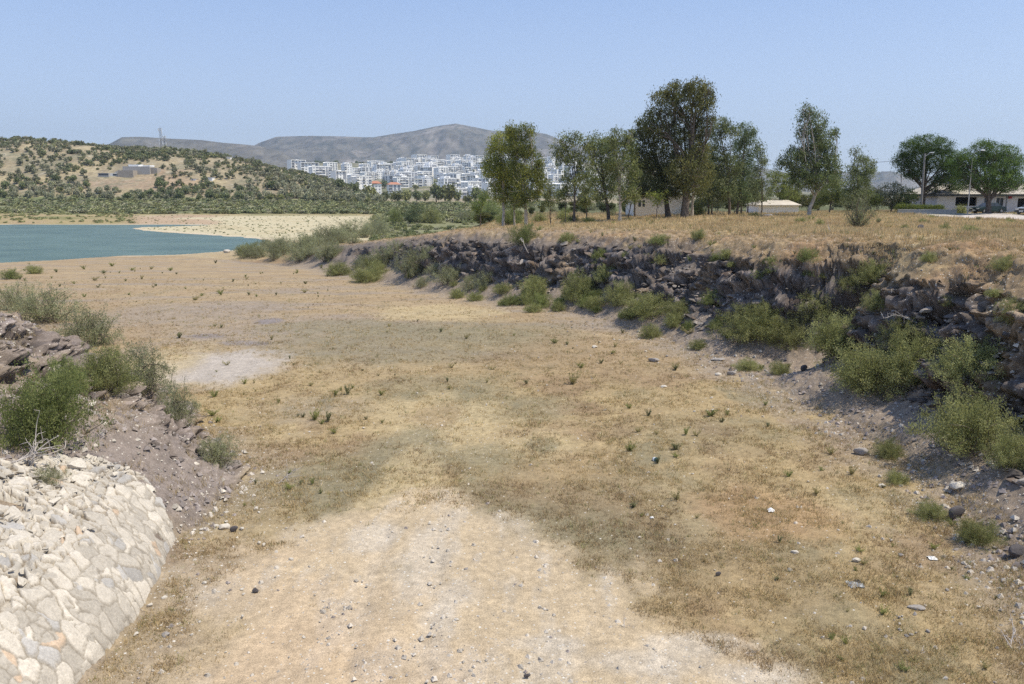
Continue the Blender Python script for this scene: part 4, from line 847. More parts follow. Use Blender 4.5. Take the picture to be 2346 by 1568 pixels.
# left headland
n = 9000; x = rng.uniform(-22,-7.5,n); y = rng.uniform(13,34,n); dl, _ = polyd(LFOOT, x, y); de, _ = polyd(edge, x, y); k = (dl > -.5) & (de > .1) & (fbm(x/2,y/2,3,621)+rng.normal(size=n)*.15 > .05); x, y = x[k], y[k]
addb(blades(np.stack([x,y,H(x,y)],1), rng.uniform(.1,.28,len(x)), .008, rng, np.tile([.40,.31,.17],(len(x),1)), .4, 6, .08))
grass = mesh('dry_grass', np.concatenate(Vs), np.concatenate(Qs), M['grass'], col=np.concatenate(Cs)); tag(grass, 'short dry straw coloured grass over the flat and the plateau', 'grass', kind='stuff')

# green weeds standing out of the flat, each one a plant
def weed_form(seed, col):
    r2 = np.random.default_rng(seed); P = []
    for _ in range(9):
        a = r2.uniform(0, 6.28); l = r2.uniform(.15,.9); L = r2.uniform(.6,1.)
        for t_ in np.linspace(.15, 1, 9): P.append((math.cos(a)*l*L*t_, math.sin(a)*l*L*t_, L*t_))
    P = np.repeat(np.array(P), 6, 0)+r2.normal(size=(len(P)*6, 3))*.05
    V, Q = leafquads(P, .17, .3, r2, up=.6); V[:, 2] = np.abs(V[:, 2])
    return mesh('weed', V, Q, M['leaf'], col=np.repeat(np.array([col])*r2.uniform(.7,1.3,(len(P),1)), 4, 0), link=False).data
WF = [weed_form(1, (.25,.275,.10)), weed_form(2, (.30,.31,.11)), weed_form(3, (.23,.235,.12)), weed_form(4, (.36,.32,.15))]
rngw = random.Random(8)
def weed(u, v, hpx, grp, lab):
    p = hit(u, v)
    if p is None: return
    o = bpy.data.objects.new('weed', rngw.choice(WF)); COL.objects.link(o); o.location = p-np.array([0,0,.01]); h = hpx*pxm(p); w_ = h*rngw.uniform(.7, 1.7); o.scale = (w_, w_, h); o.rotation_euler.z = rngw.uniform(0, 6.28)
    tag(o, lab, 'weed', grp)
for _ in range(75): weed(rngw.uniform(20, 760), rngw.triangular(596, 720, 640), rngw.uniform(3, 10), 'weeds on the far flat by the lake', 'small green weed on the far flat between the lake and the mauve soil')
for _ in range(38): weed(rngw.uniform(480, 1450), rngw.uniform(730, 900), rngw.uniform(5, 12), 'weeds on the middle flat', 'little green weed in the olive tinted middle of the flat')
for _ in range(34): weed(rngw.uniform(1400, 2050), rngw.triangular(760, 1330, 1000), rngw.uniform(9, 20), 'weeds in the brown grass on the right', 'green weed in the brown grass right of the sandy track')
for _ in range(24): weed(rngw.uniform(470, 900), rngw.uniform(870, 1160), rngw.uniform(8, 18), 'weeds left of the sandy track', 'green weed in the yellow grass left of the track')
for _ in range(20): weed(rngw.uniform(1750, 2300), rngw.uniform(1180, 1540), rngw.uniform(9, 20), 'weeds in the near grass', 'green weed in the near grass at the lower right')
for u, v, h, l in [(720,963,26,'bright green weed left of its twin in the grass below the white patch'),(752,966,24,'bright green weed right of its twin in the grass below the white patch'),(797,905,26,'tall thin green weed standing alone on grey soil'),(1312,880,26,'tall bright green weed alone in the rusty grass'),(411,775,14,'lone dark weed beside the lilac streaks')]: weed(u, v, h, None, l)
for _ in range(40): weed(rngw.uniform(1200, 2340), rngw.uniform(500, 600), rngw.uniform(6, 14), 'weeds on the plateau lip', 'green weed along the dry lip of the plateau')
# ---------------------------------------------------------------- olive hill, town trees
def clump_form(seed, col, col2, tall=1., n=110, lsz=.42, trunk=True):
    col = tuple(k_*q for k_, q in zip((2.15,1.98,1.8), col)); col2 = tuple(k_*q for k_, q in zip((2.15,1.98,1.8), col2))
    r2 = np.random.default_rng(seed); bl = [(r2.normal()*.22, r2.normal()*.22, .58*tall+r2.normal()*.1, r2.uniform(.28,.42), r2.uniform(.28,.42), r2.uniform(.25,.36)*tall) for _ in range(5)]
    V, Q, c = foliage(bl, n, 7, .22, lsz*.5, .6, r2, shell=.5, col=col, cvar=.3, col2=col2)
    V2, Q2 = tubes([(np.array([(0,0,-.1),(.02,.02,.3*tall),(0,0,.6*tall)]), [.06,.045,.02])], 5)
    return V, Q, c, V2, Q2
HF = [clump_form(1, (.155,.165,.115), (.20,.205,.15)), clump_form(2, (.17,.18,.13), (.12,.14,.09)), clump_form(3, (.08,.10,.05), (.11,.13,.07), 1.3), clump_form(4, (.07,.09,.045), (.10,.12,.055), 1.5),
      clump_form(5, (.13,.145,.095), (.17,.18,.12)), clump_form(6, (.105,.12,.055), (.14,.15,.065), 1.2)]
HM = []
for V, Q, c, V2, Q2 in HF:
    HM.append((mesh('crown', V, Q, M['farleaf'], col=c, link=False).data, mesh('trunk', V2, Q2, M['bark'], link=False).data))
def fartree(name, k, p, w_, h, label, group, cat='tree'):
    e = empty(name, (p[0], p[1], p[2]-.1), label, cat, group, random.uniform(0, 6.28)); e.scale = (w_*.62, w_*.62, h/(1.0 if k in (0,1,4) else 1.3))
    for nm, me in zip(('crown','trunk'), HM[k]):
        o = bpy.data.objects.new(nm, me); COL.objects.link(o); o.parent = e
    return e
rng = np.random.default_rng(301)
n = 16000; s_ = rng.uniform(-.80, S(960), n); y = rng.uniform(463, 700, n); x = s_*y
dens = fbm(x/28, y/36, 4, 701, .6); big = fbm(x/80, y/70, 3, 703)
E = elev(HILLP, s_)
def clear(u0, u1, y0, y1): return (s_ > S(u0)) & (s_ < S(u1)) & (y > y0) & (y < y1)
hb = hit(300, 403); YB = float(hb[1])
k = (rng.random(n) < .46*sm(-.52, .5, dens+.35*big+.3*(1-sm(463,500,y))+.40*sm(S(560),S(760),s_))) & (E > -18) & ~clear(205, 360, YB-45, YB+12)
x, y, s_, big = x[k], y[k], s_[k], big[k]
# keep trees from standing in each other
o_ = np.argsort(y); x, y, s_, big = x[o_], y[o_], s_[o_], big[o_]
cell = {}; keep = []
for i in range(len(x)):
    c_ = (int(x[i]//3.0), int(y[i]//3.0))
    if c_ in cell: continue
    cell[c_] = 1; keep.append(i)
x, y, s_, big = x[keep], y[keep], s_[keep], big[keep]; z = H(x, y)
print('hill trees', len(x))
kind = np.where(big+rng.normal(size=len(x))*.25 > .28, rng.choice([2,3,5], len(x)), rng.choice([0,0,1,4,4,5], len(x)))
kind = np.where((y > 630) & (rng.random(len(x)) < .5), rng.choice([2,3], len(x)), kind)
sz = rng.uniform(1.7, 4.4, len(x))*np.where(np.isin(kind, [2,3]), 1.15, 1.)
sz = np.where((s_ > S(600)) & (y < 540), sz*1.25, sz); sz = np.where((s_ > S(600)) & (y > 600), sz*.72, sz)
near = np.argsort(y-sz*26+np.where((y > 640) & (sz > 5.2), -190, 0))[:285]; nearset = set(near.tolist())
for i in near:
    if kind[i] in (2,3): lab, g, nm = 'dark green pine on the olive hill across the lake', 'dark pines on the olive hill', 'hill_pine'
    elif kind[i] == 5: lab, g, nm = 'green broadleaf tree on the olive hill across the lake', 'green trees on the olive hill', 'hill_tree'
    else: lab, g, nm = 'silver grey olive tree on the hill across the lake', 'olive trees on the hill', 'olive_tree'
    fartree(nm, int(kind[i]), (x[i], y[i], z[i]), sz[i]*1.15, sz[i]*.95, lab, g)
Vs, Qs, Cs, n0 = [], [], [], 0
HFL = [clump_form(61+i, f_[0], f_[1], 1., 30, .62) for i, f_ in enumerate([((.155,.165,.115),(.20,.205,.15)),((.17,.18,.13),(.12,.14,.09)),((.09,.11,.06),(.12,.14,.08)),((.08,.10,.055),(.11,.13,.065)),((.13,.145,.095),(.17,.18,.12)),((.12,.135,.07),(.16,.17,.085))])]
def addfar(k_, X0, Y0, Z0, w_, h, fine=False):
    global n0
    V, Q, c, _, _ = (HF if fine else HFL)[k_]; a = rng.uniform(0, 6.28); ca, sa = math.cos(a), math.sin(a)
    P = np.stack([X0+(V[:,0]*ca-V[:,1]*sa)*w_*.62, Y0+(V[:,0]*sa+V[:,1]*ca)*w_*.62, Z0+V[:,2]*h], 1)
    Vs.append(P); Qs.append(Q+n0); Cs.append(c*rng.uniform(.78,1.22)); n0 += len(P)
for i in range(len(x)):
    if i not in nearset: addfar(int(kind[i]), x[i], y[i], z[i]-.2, sz[i]*1.15, sz[i]*.9/(1.0 if kind[i] in (0,1,4) else 1.3))
tag(mesh('hill_woodland', np.concatenate(Vs), np.concatenate(Qs), M['farleaf'], col=np.concatenate(Cs)), 'scattered olives and pines covering the rest of the hill', 'woodland', kind='stuff')
# scrub on the lake bed, and the dotted bushes of the straw coloured spit
Vs, Qs, Cs, n0 = [], [], [], 0
n = 4600; s2 = np.where(np.arange(n) < 3600, rng.uniform(-.8, .05, n), rng.uniform(S(850), S(1180), n)); y2 = np.where(np.arange(n) < 3600, rng.uniform(362, 462, n), 170*(370/170.)**rng.random(n)); x2 = s2*y2; z2 = H(x2, y2); m = fbm(x2/40, y2/25, 3, 711)
for i in range(n):
    if m[i] > -.30: addfar([5,2,5,0][i%4], x2[i], y2[i], z2[i]-.5, rng.uniform(2.5,5.5)*(.55 if y2[i] < 300 else 1), rng.uniform(1.1,2.3)*(.6 if y2[i] < 300 else 1), y2[i] < 300)
tag(mesh('lakebed_scrub', np.concatenate(Vs), np.concatenate(Qs), M['farleaf'], col=np.concatenate(Cs)), 'dense low green scrub across the dry lake bed', 'scrub', kind='stuff')
Vs, Qs, Cs, n0 = [], [], [], 0
n = 900; s2 = rng.uniform(S(300), S(960), n); y2 = rng.uniform(215, 352, n); x2 = s2*y2; ls = lake_sd(x2, y2); z2 = H(x2, y2)
for i in range(n):
    if ls[i] > 3: addfar([0,5,2,1][i%4], x2[i], y2[i], z2[i]-.2, rng.uniform(.4,1.0), rng.uniform(.25,.5))
n = 500; s2 = rng.uniform(-.7, S(300), n); y2 = rng.uniform(296, 365, n); x2 = s2*y2; ls = lake_sd(x2, y2); z2 = H(x2, y2); m = fbm(x2/20, y2/14, 3, 715)
for i in range(n):
    if ls[i] > 6 and m[i] > 0: addfar(5, x2[i], y2[i], z2[i]-.3, rng.uniform(1.2,3.2), rng.uniform(.5,1.2))
tag(mesh('spit_scrub', np.concatenate(Vs), np.concatenate(Qs), M['farleaf'], col=np.concatenate(Cs)), 'tiny bushes dotted over the straw coloured spit and far shore', 'scrub', kind='stuff')
# belt of trees between the scrub and the town
for i, (u, v, Y, wp, hp, k_) in enumerate([(852,466,520,46,50,5),(885,464,540,30,30,2),(905,465,560,36,38,5),(930,465,570,34,40,5),(955,466,560,30,34,2),(975,466,600,28,36,5),(1000,470,520,44,52,2),(1020,470,520,48,62,5),(1046,472,540,30,34,2),(1068,474,520,24,26,5),(780,462,560,34,34,3),(815,464,560,34,34,2),(1088,478,500,28,44,3),(1105,470,600,30,38,5),(1250,470,620,24,38,5),(1280,470,640,26,34,2),(1330,472,600,30,30,5),(1230,478,560,26,30,3),(1375,474,560,34,32,5)]):
    p = at(u, v, Y); p[2] = float(H(p[0], Y)); px = Y*CP/F
    fartree('valley_tree', k_, p, wp*px, hp*px*.78, 'leafy tree in the belt at the near edge of the white town', 'tree belt below the white town')

# ---------------------------------------------------------------- the white town
rb = random.Random(21)
M['townwhite'] = plain('town_white', (.90,.89,.86), .85, .04, .2)
TM = [M['townwhite'], M['townglass_shade'], M['greybal'], M['tile'], M['cream']]
def block(seed, w_, fl_, style):
    r = random.Random(seed); mb = MB(); h = fl_*3.1; dpt = 11
    body = 0
    mb.box(-w_/2, w_/2, 0, dpt, -6, h, body)
    bays = max(2, int(w_/4)); bw = w_/bays; yf = 0
    for b_ in range(bays):
        kind = r.choice('wbbv')
        for f in range(fl_):
            x0 = -w_/2+b_*bw; z0 = f*3.1
            if kind == 'w': mb.box(x0+bw*.3, x0+bw*.7, -.06, .02, z0+.9, z0+2.5, 1)
            elif kind == 'b': mb.box(x0+.25, x0+bw-.25, -.07, .02, z0+.15, z0+2.75, 1); mb.box(x0+.1, x0+bw-.1, -1.3, 0, z0-.15, z0+.02, 0); mb.box(x0+.1, x0+bw-.1, -1.3, -1.2, z0+.02, z0+.95, 2 if r.random() < .4 else 0)  # flat grey panel behind each balcony carries its shade as colour
            else: mb.box(x0+bw*.2, x0+bw*.8, -.06, .02, z0+.3, z0+3.1, 1)
    for sx in (-1, 1):
        for f in range(fl_):
            for yy in (2.5, 7): mb.box(sx*w_/2-.04, sx*w_/2+.04, yy, yy+1.3, f*3.1+.9, f*3.1+2.3, 1)
    if style == 'frame': mb.box(-w_/2-.5, w_/2+.5, -1.6, dpt, h, h+.5, 0); mb.box(-w_/2-.5, -w_/2, -1.6, dpt, -6, h, 0); mb.box(w_/2, w_/2+.5, -1.6, dpt, -6, h, 0)
    else: mb.box(-w_/2-.15, w_/2+.15, -.25, .1, h, h+.9, 0); mb.box(-w_/2-.15, w_/2+.15, dpt-.2, dpt+.1, h, h+.9, 0)
    if style == 'pent': mb.box(-w_*.3, w_*.2, 3, dpt-1, h, h+2.8, 0); mb.box(-w_*.22, w_*.1, 2.95, 3.05, h+.4, h+2.2, 1)
    for q in range(3): xx = r.uniform(-w_*.4, w_*.4); mb.box(xx, xx+1.6, 5, 6.2, h+.02, h+1.4, r.choice([0, 2]))
    return mb, h
PR = []
for i in range(12):
    st = ['flat','frame','pent','flat','grey','frame','flat','pent','flat','frame','pent','flat'][i]
    mb, h = block(i*7+1, [14,18,12,20,16,22,10,15,24,13,18,11][i], [4,3,4,3,4,5,3,5,4,3,3,2][i], st); o = mb.build('apartment_block', TM); PR.append(o.data); bpy.data.objects.remove(o)
def townblock(u, Y, sc_=1., k=None, label=None, group='white apartment blocks of the town', rz=None, tile=False):
    xx = S(u)*Y; zz = float(H(xx, Y)); me = PR[rb.randrange(len(PR)) if k is None else k]
    o = bpy.data.objects.new('apartment_block', me); COL.objects.link(o); o.location = (xx, Y, zz); o.rotation_euler.z = rb.choice([rb.uniform(.5,1.1), rb.uniform(.5,1.0), rb.uniform(.4,.9), rb.uniform(.6,1.1), rb.uniform(-.5,-.2)]) if rz is None else rz; o.scale = (sc_*rb.uniform(.85,1.15), sc_, sc_)
    tag(o, label or 'white apartment block with dark windows packed among its likes in the town', 'building', group)
    if tile:
        d_ = o.data; x1 = max(v.co.x for v in d_.vertices); z1 = max(v.co.z for v in d_.vertices)-1
        mb = MB(); mb.add([(-x1-.6,-1,z1),(x1+.6,-1,z1),(x1+.6,12,z1),(-x1-.6,12,z1),(-x1*.5,5.5,z1+2.6),(x1*.5,5.5,z1+2.6)], [(0,1,5,4),(1,2,5),(2,3,4,5),(3,0,4),(0,3,2,1)], 0); mb.build('roof', M['tile'], o)
rows = [(1900, 930, 1260, 17),(1800, 960, 1300, 17),(1700, 905, 1320, 17),(1600, 860, 1330, 18),(1500, 835, 1340, 19),(1400, 820, 1340, 20),(1310, 850, 1350, 21),(1220, 880, 1360, 24),(1140, 900, 1370, 27),(1060, 1030, 1380, 30),(980, 1050, 1380, 36)]
nb = 0
for Y, u0, u1, st in rows:
    u = u0+rb.uniform(0, 8)
    while u < u1:
        if rb.random() < (.96 if u < 1140 else .72): townblock(u, Y+rb.uniform(-28, 28), rb.uniform(.9, 1.3)); nb += 1
        u += st*rb.uniform(.75, 1.25)
# the row stepping up the back of the olive hill
for u, Y, k, l in [(686,1000,1,'white framed block at the far left end of the town, highest on the hill'),(712,990,5,'white block second from the left end of the town'),(740,960,8,'long white framed block where the hill dips'),(782,930,9,'low white framed block below the pair of grey ones'),(764,1120,4,'grey block behind the stepped white row'),(800,1150,2,'lone white block against the dark ridge wood'),(815,960,11,'small white block half hidden by hill trees'),(835,930,3,'white block beside the terracotta roofed one')]:
    xx = S(u)*Y; vt = {686:365,712:371,740:380,782:390,764:371,800:372,815:398,835:402}[u]
    me = PR[k]; o = bpy.data.objects.new('apartment_block', me); COL.objects.link(o); hb_ = max(v.co.z for v in me.vertices); zt = at(u, vt, Y)[2]; o.location = (xx, Y, zt-hb_); o.rotation_euler.z = rb.uniform(.5,.8); tag(o, l, 'building')
    # its plinth reaches the slope
for u, Y, k, l in [(862,960,2,'white block with a terracotta roof and stacked balconies'),(905,1000,0,'white block with a terracotta roof right of its neighbour'),(1060,880,6,'pale bluish white house at the near edge of the town')]: townblock(u, Y, 1.1, k, l, None, .35, tile=u < 1000)
print('blocks', nb)
for i in range(70):
    Y = rb.uniform(960, 1950); u = rb.uniform(840, 1330); xx = S(u)*Y
    fartree('town_tree', rb.choice([2,3,5,5]), (xx, Y, float(H(xx, Y))), rb.uniform(8, 14), rb.uniform(7, 11), 'dark green tree standing between the white blocks', 'trees between the white blocks')
for i in range(46):
    Y = rb.uniform(1960, 2050); u = 700+i*9+rb.uniform(-3,3); xx = S(u)*Y
    fartree('ridge_tree', rb.choice([2,3]), (xx, Y, float(H(xx, Y))-1), rb.uniform(11, 18), rb.uniform(8, 12), 'dark tree on the ridge line behind the white town', 'trees along the ridge behind the town')

# ---------------------------------------------------------------- masts and buildings on the olive hill
def mast(u, vtop, Y, wd, label, ants):
    xx = S(u)*Y; z0 = float(H(xx, Y)); zt = at(u, vtop, Y)[2]; h = zt-z0
    e = empty('radio_mast', (xx, Y, z0), label, 'mast'); mb = []
    c4 = [(-wd/2,-wd/2),(wd/2,-wd/2),(wd/2,wd/2),(-wd/2,wd/2)]; n = max(6, int(h/1.6)); lv = np.linspace(0, h, n+1)
    for a in c4: mb.append((np.array([(a[0],a[1],0),(a[0],a[1],h)]), .09))
    for i in range(n):
        for j in range(4):
            a, b = c4[j], c4[(j+1)%4]; mb.append((np.array([(a[0],a[1],lv[i]),(b[0],b[1],lv[i+1])]), .05)); mb.append((np.array([(a[0],a[1],lv[i+1]),(b[0],b[1],lv[i+1])]), .05))
    V, Q = tubes(mb, 4); mesh('lattice', V, Q, M['steel'], e)
    V, Q = tubes([(np.array([(0,0,h),(0,0,h+2)]), .06)], 4); mesh('spike', V, Q, M['steel'], e)
    for (f, sd) in ants:
        m_ = MB(); m_.box(sd*wd*.9-.25, sd*wd*.9+.25, -.9, -.6, h*f-1, h*f+1); m_.box(min(0,sd*wd*.8), max(0,sd*wd*.8)+.01, -.65, -.55, h*f-.05, h*f+.05); m_.build('antenna', M['plastic'], e)
mast(378.5, 294, 640, 1.3, 'tall lattice radio mast on the crest of the olive hill', [(.92,-1),(.92,1),(.8,1),(.45,-1),(.35,1),(.3,-1)])
mast(387, 313, 642, 1.0, 'shorter radio mast right beside the tall one', [(.95,-1),(.95,1),(.5,1),(.45,-1),(.3,1)])
px = YB*CP/F; ox, oz = hb[0]-(300-276.5)*px, at(300, 405, YB)[2]
e = empty('hillside_building', (ox, YB, oz), 'unfinished beige stone building stepped into the olive hill', 'building')
def ub(u): return (u-276.5)*px
def vb(v): return (405-v)*px
MB().box(ub(277), ub(312), -4, 2, vb(406)-2, vb(391.5)).build('wall', M['beige'], e)
MB().box(ub(279), ub(341), 2, 9, vb(402)-2, vb(382)).build('wall', M['concrete'], e).name
MB().box(ub(341), ub(356), 3, 9, vb(402)-2, vb(385)).build('wall', M['beige'], e)
MB().box(ub(286), ub(315), 6, 9.5, vb(382), vb(377.5)).box(ub(313.5), ub(315), 2.2, 6, vb(382), vb(379)).build('parapet', M['white'], e)
MB().box(ub(315.3), ub(341), 7, 9.4, vb(382), vb(379)).box(ub(339), ub(341), 2.2, 7, vb(382), vb(379.5)).build('parapet', M['white'], e)
mb = MB(); mb.poly([(ub(262),vb(397)),(ub(276.8),vb(397)),(ub(276.8),vb(390))], -1, 3).build('ramp', M['concrete'], e)
mb = MB(); mb.box(ub(234), ub(258), -5, -3, vb(404)-1, vb(397.5)).build('annex', M['concrete'], e); MB().box(ub(236), ub(257), -5.08, -4.9, vb(402), vb(398.5)).build('window', M['glass'], e)
MB().box(ub(258.2), ub(274), -3, 0, vb(404)-1, vb(398)).build('annex', M['white'], e); MB().box(ub(264), ub(273), -3.08, -2.9, vb(403), vb(399)).build('window', M['glass'], e)
for u, v, wp, hp, l in [(443,412,10,3.5,'tiny white hut below the road on the olive hill'),(478,412,16,7,'small white building with a slanted wall among the hill olives'),(424,344,18,3,'long low white house on the hill crest right of the masts'),(392,342,7,3,'white cabin at the foot of the masts'),(330,343,4,4,'single white marker house on the hill crest'),(520,362,16,4,'white house on the falling end of the hill crest')]:
    p = hit(u, v+2); p = at(u, v, 660) if p is None else p; px = p[1]*CP/F; w_, h_ = wp*px, hp*px
    e = empty('hill_house', (p[0], p[1], p[2]), l, 'building'); MB().box(-w_/2, w_/2, 0, 5, -1.5, h_).build('wall', M['white'], e); MB().box(-w_*.3, -w_*.1, -.06, .1, h_*.2, h_*.75).build('window', M['glass'], e); MB().box(-w_/2-.3, w_/2+.3, -.3, 5.3, h_, h_+.25).build('roof', M['concrete'], e)

# ---------------------------------------------------------------- long house on the plateau
Y = 112.; px = Y*CP/F; u0 = 2145; o0 = at(u0, 485, Y); gz = float(H(o0[0], Y)); o0[2] = gz
e = empty('long_house', o0, 'long single storey house with a corrugated roof at the right edge', 'house')
def hu(u): return (u-u0)*px
def hv(v): return at(u0, v, Y)[2]-gz
xr = hu(2600); zt = hv(444)
holes = [(2187,2236,hv(472),hv(452)),(2280,2298,hv(472),hv(454)),(2252,2269,hv(475),hv(454)),(2330,2378,hv(480),hv(455)),(2420,2440,hv(472),hv(454)),(2480,2500,hv(472),hv(454))]
mb = MB(); x = 0
for a, b_, z0, z1 in sorted(holes):
    mb.box(x, hu(a), 0, .25, -.3, zt); mb.box(hu(a), hu(b_), 0, .25, -.3, z0); mb.box(hu(a), hu(b_), 0, .25, z1, zt); x = hu(b_)
mb.box(x, xr, 0, .25, -.3, zt); mb.box(0, .25, .252, 9, -.3, zt); mb.box(xr-.25, xr, .252, 9, -.3, zt); mb.box(.252, xr-.252, 8.75, 9, -.3, zt)
mb.build('wall', M['wallgrey'], e)
for n_, (a, b_, z0, z1) in enumerate(holes):
    if b_-a > 30: MB().box(hu(a), hu(b_), 1.6, 1.7, z0, z1).box(hu(a), hu(a)+.02, .26, 1.6, z0, z1).build('garage_shade_panel', M['dark'], e)  # black sheets behind the doorways stand in for the shade inside
    else:
        wn = MB().box(hu(a)+.05, hu(b_)-.05, .12, .14, z0+.05, z1-.05).build('window', M['glass'], e)
        f = MB(); x0, x1 = hu(a), hu(b_); xm = (x0+x1)/2
        for q in ((x0, x0+.06), (xm-.03, xm+.03), (x1-.06, x1)): f.box(q[0], q[1], .02, .10, z0, z1)
        f.box(x0, x1, -.03, .018, z0-.08, z0-.002); f.build('frame', M['wallgrey'], wn)
# corrugated hipped roof
zr = at(2175, 421.6, 118)[2]-gz; ez = hv(445.5)
def roofpt(x, y): return None
xs = np.arange(-.5, xr+.5, .13); V = []; Qd = []
hipx = hu(2178)
for i, xx in enumerate(xs):
    cor = .05*(i % 2); f = min(1, max(0, (xx+.5)/(hipx+.5))); yt = -.75+(5.6+.75)*f; zt_ = ez+(zr-ez)*f
    V += [(xx, -.75, ez+cor), (xx, yt, zt_+cor)]
    if i: Qd.append((2*i-2, 2*i, 2*i+1, 2*i-1))
n1_ = len(V)
for i, xx in enumerate(xs):
    f = min(1, max(0, (xx+.5)/(hipx+.5))); yt = 9.6-(9.6-5.6)*f; V += [(xx, yt, ez+(zr-ez)*f+.02), (xx, 9.6, ez+.02)]
    if i: Qd.append((n1_+2*i-2, n1_+2*i, n1_+2*i+1, n1_+2*i-1))
nh = len(V); ysx = np.arange(-.75, 9.6, .15)
for i, yy in enumerate(ysx):
    f = (yy+.75)/6.35 if yy < 5.6 else (9.6-yy)/4.0; f = min(1, max(0, f)); V += [(-.5, yy, ez+.04*(i%2)), (-.5+(hipx+.5)*f, yy, ez+(zr-ez)*f+.04*(i%2)+.01)]
    if i: Qd.append((nh+2*i-2, nh+2*i, nh+2*i+1, nh+2*i-1))
mesh('roof', V, np.array(Qd), M['roofsheet'], e)
MB().box(-.6, xr+.5, -.82, -.76, ez-.28, ez-.01).box(-.66, -.6, -.82, 9.6, ez-.28, ez-.01).build('fascia', M['fascia'], e)
MB().box(-.55, xr+.4, -.75, 9.5, ez-.10, ez-.07).build('soffit', M['fascia'], e)
MB().box(hu(2303), hu(2304.6), -.1, -.003, -.2, zt).build('downpipe', M['steel'], e)
MB().box(hu(2307), hu(2314), -.2, -.003, hv(455.5), hv(448)).build('alarm_box', M['red'], e)
MB().box(hu(2205), hu(2207.5), -.15, -.003, hv(450), hv(447)).build('wall_lamp', M['dark'], e)

# white shed roof low on the plateau and the pale house behind the trees
def gable(name, label, u0, u1, vbase, veave, vridge, Y, uap=None, wall='white', roof='roofsheet', dep=7, winr=None):
    px = Y*CP/F; o0 = at(u0, vbase, Y); gz = float(H(o0[0], Y)); o0[2] = gz; e = empty(name, o0, label, 'house'); W = (u1-u0)*px; ze = at(u0, veave, Y)[2]-gz; zr = at(u0, vridge, Y)[2]-gz; xa = W*.5 if uap is None else (uap-u0)*px
    mb = MB(); mb.poly([(0,-1.2),(W,-1.2),(W,ze),(xa,zr),(0,ze)], 0, dep); mb.build('wall', M[wall], e)
    n = math.hypot(xa+.5, zr-ze)
    s1 = (zr-ze)/xa; s2 = (zr-ze)/(W-xa)
    mb = MB(); mb.poly([(-.5, ze-.5*s1+.02),(xa, zr+.02),(W+.5, ze-.5*s2+.02),(W+.5, ze-.5*s2+.17),(xa, zr+.19),(-.5, ze-.5*s1+.17)], -.6, dep+.6); mb.build('roof', M[roof], e)
    if winr:
        for a, b_, v0, v1 in winr: MB().box((a-u0)*px, (b_-u0)*px, -.05, .05, at(u0,v0,Y)[2]-gz, at(u0,v1,Y)[2]-gz).build('window', M['glass'], e)
    return e
gable('pale_house', 'pale cream house seen between the trunks of the great trees', 1452, 1578, 482, 452, 434, 112, 1512, 'cream', 'fascia', 8, [(1462,1468,474,460),(1472,1477,474,460)])
e = empty('low_shed', (0,0,0), 'low white shed with a pale sheet roof sunk behind the grass', 'shed'); Y = 118; px = Y*CP/F; o0 = at(1738, 478, Y); gz = float(H(o0[0], Y)); o0[2] = gz; e.location = o0
W = 92*px; zr = at(1738, 458.5, Y+3)[2]-gz; ze = at(1738, 470, Y)[2]-gz; rx = 20*px
MB().add([(0,0,-1),(W,0,-1),(W,6,-1),(0,6,-1),(0,0,ze-.2),(W,0,ze-.2),(W,6,ze-.2),(0,6,ze-.2)], [(0,3,2,1),(4,5,6,7),(0,1,5,4),(1,2,6,5),(2,3,7,6),(3,0,4,7)]) if False else None
mb = MB(); mb.box(0, W, 0, 6, -1, ze-.1); mb.build('wall', M['white'], e)
mb = MB(); mb.add([(-.3,-.4,ze),(W+.3,-.4,ze),(W+.3,6.4,ze),(-.3,6.4,ze),(rx,3,zr),(W*.9,3,zr),(-.3,-.4,ze-.09),(W+.3,-.4,ze-.09),(W+.3,6.4,ze-.09),(-.3,6.4,ze-.09)], [(0,1,5,4),(1,2,5),(2,3,4,5),(3,0,4),(6,9,8,7),(0,6,7,1),(1,7,8,2),(2,8,9,3),(3,9,6,0)]); mb.build('roof', M['roofsheet'], e)

# low wall and hedge before the house
Y = 106.; p0, p1 = at(2058, 478, Y), at(2192, 484, Y); z0 = float(H(p0[0], Y))
w_ = p1[0]-p0[0]; e = empty('garden_wall', (p0[0], Y, z0), 'low grey garden wall along the hedge before the house', 'wall'); MB().box(0, w_, 0, .25, -.3, .55).build('masonry', M['concrete'], e); MB().box(-.05, w_+.05, -.04, .29, .552, .62).build('coping', M['concrete'], e)
rng = np.random.default_rng(41); xs_ = np.arange(.5, w_-1.2, .55)
V, Q, c = foliage([(xx, .9, .75+.08*math.sin(xx), .5, .45, .45) for xx in xs_], 480, 26, .28, .13, .5, rng, col=(.17,.21,.05), col2=(.24,.27,.07), cvar=.2)
e2 = empty('clipped_hedge', (p0[0], Y, z0), 'yellow green clipped hedge behind the low grey wall', 'hedge'); mesh('foliage', V, Q, M['leaf'], e2, col=c); V, Q = tubes([(np.array([(xx,.9,-.1),(xx+.1,.9,.7)]), .03) for xx in xs_], 4); mesh('stems', V, Q, M['bark'], e2)
for u, v, wp, hp, k_, l in [(2203,484,34,22,'green','bright rounded bush at the right end of the hedge'),(2148,474,26,18,'dark','dark round bush against the left end of the house wall'),(2165,478,24,12,'green','yellow green bush between hedge and house')]:
    p = at(u, v, 107.5); p[2] = float(H(p[0], p[1])); shrub(u, v, wp, hp, k_, l, p=p)

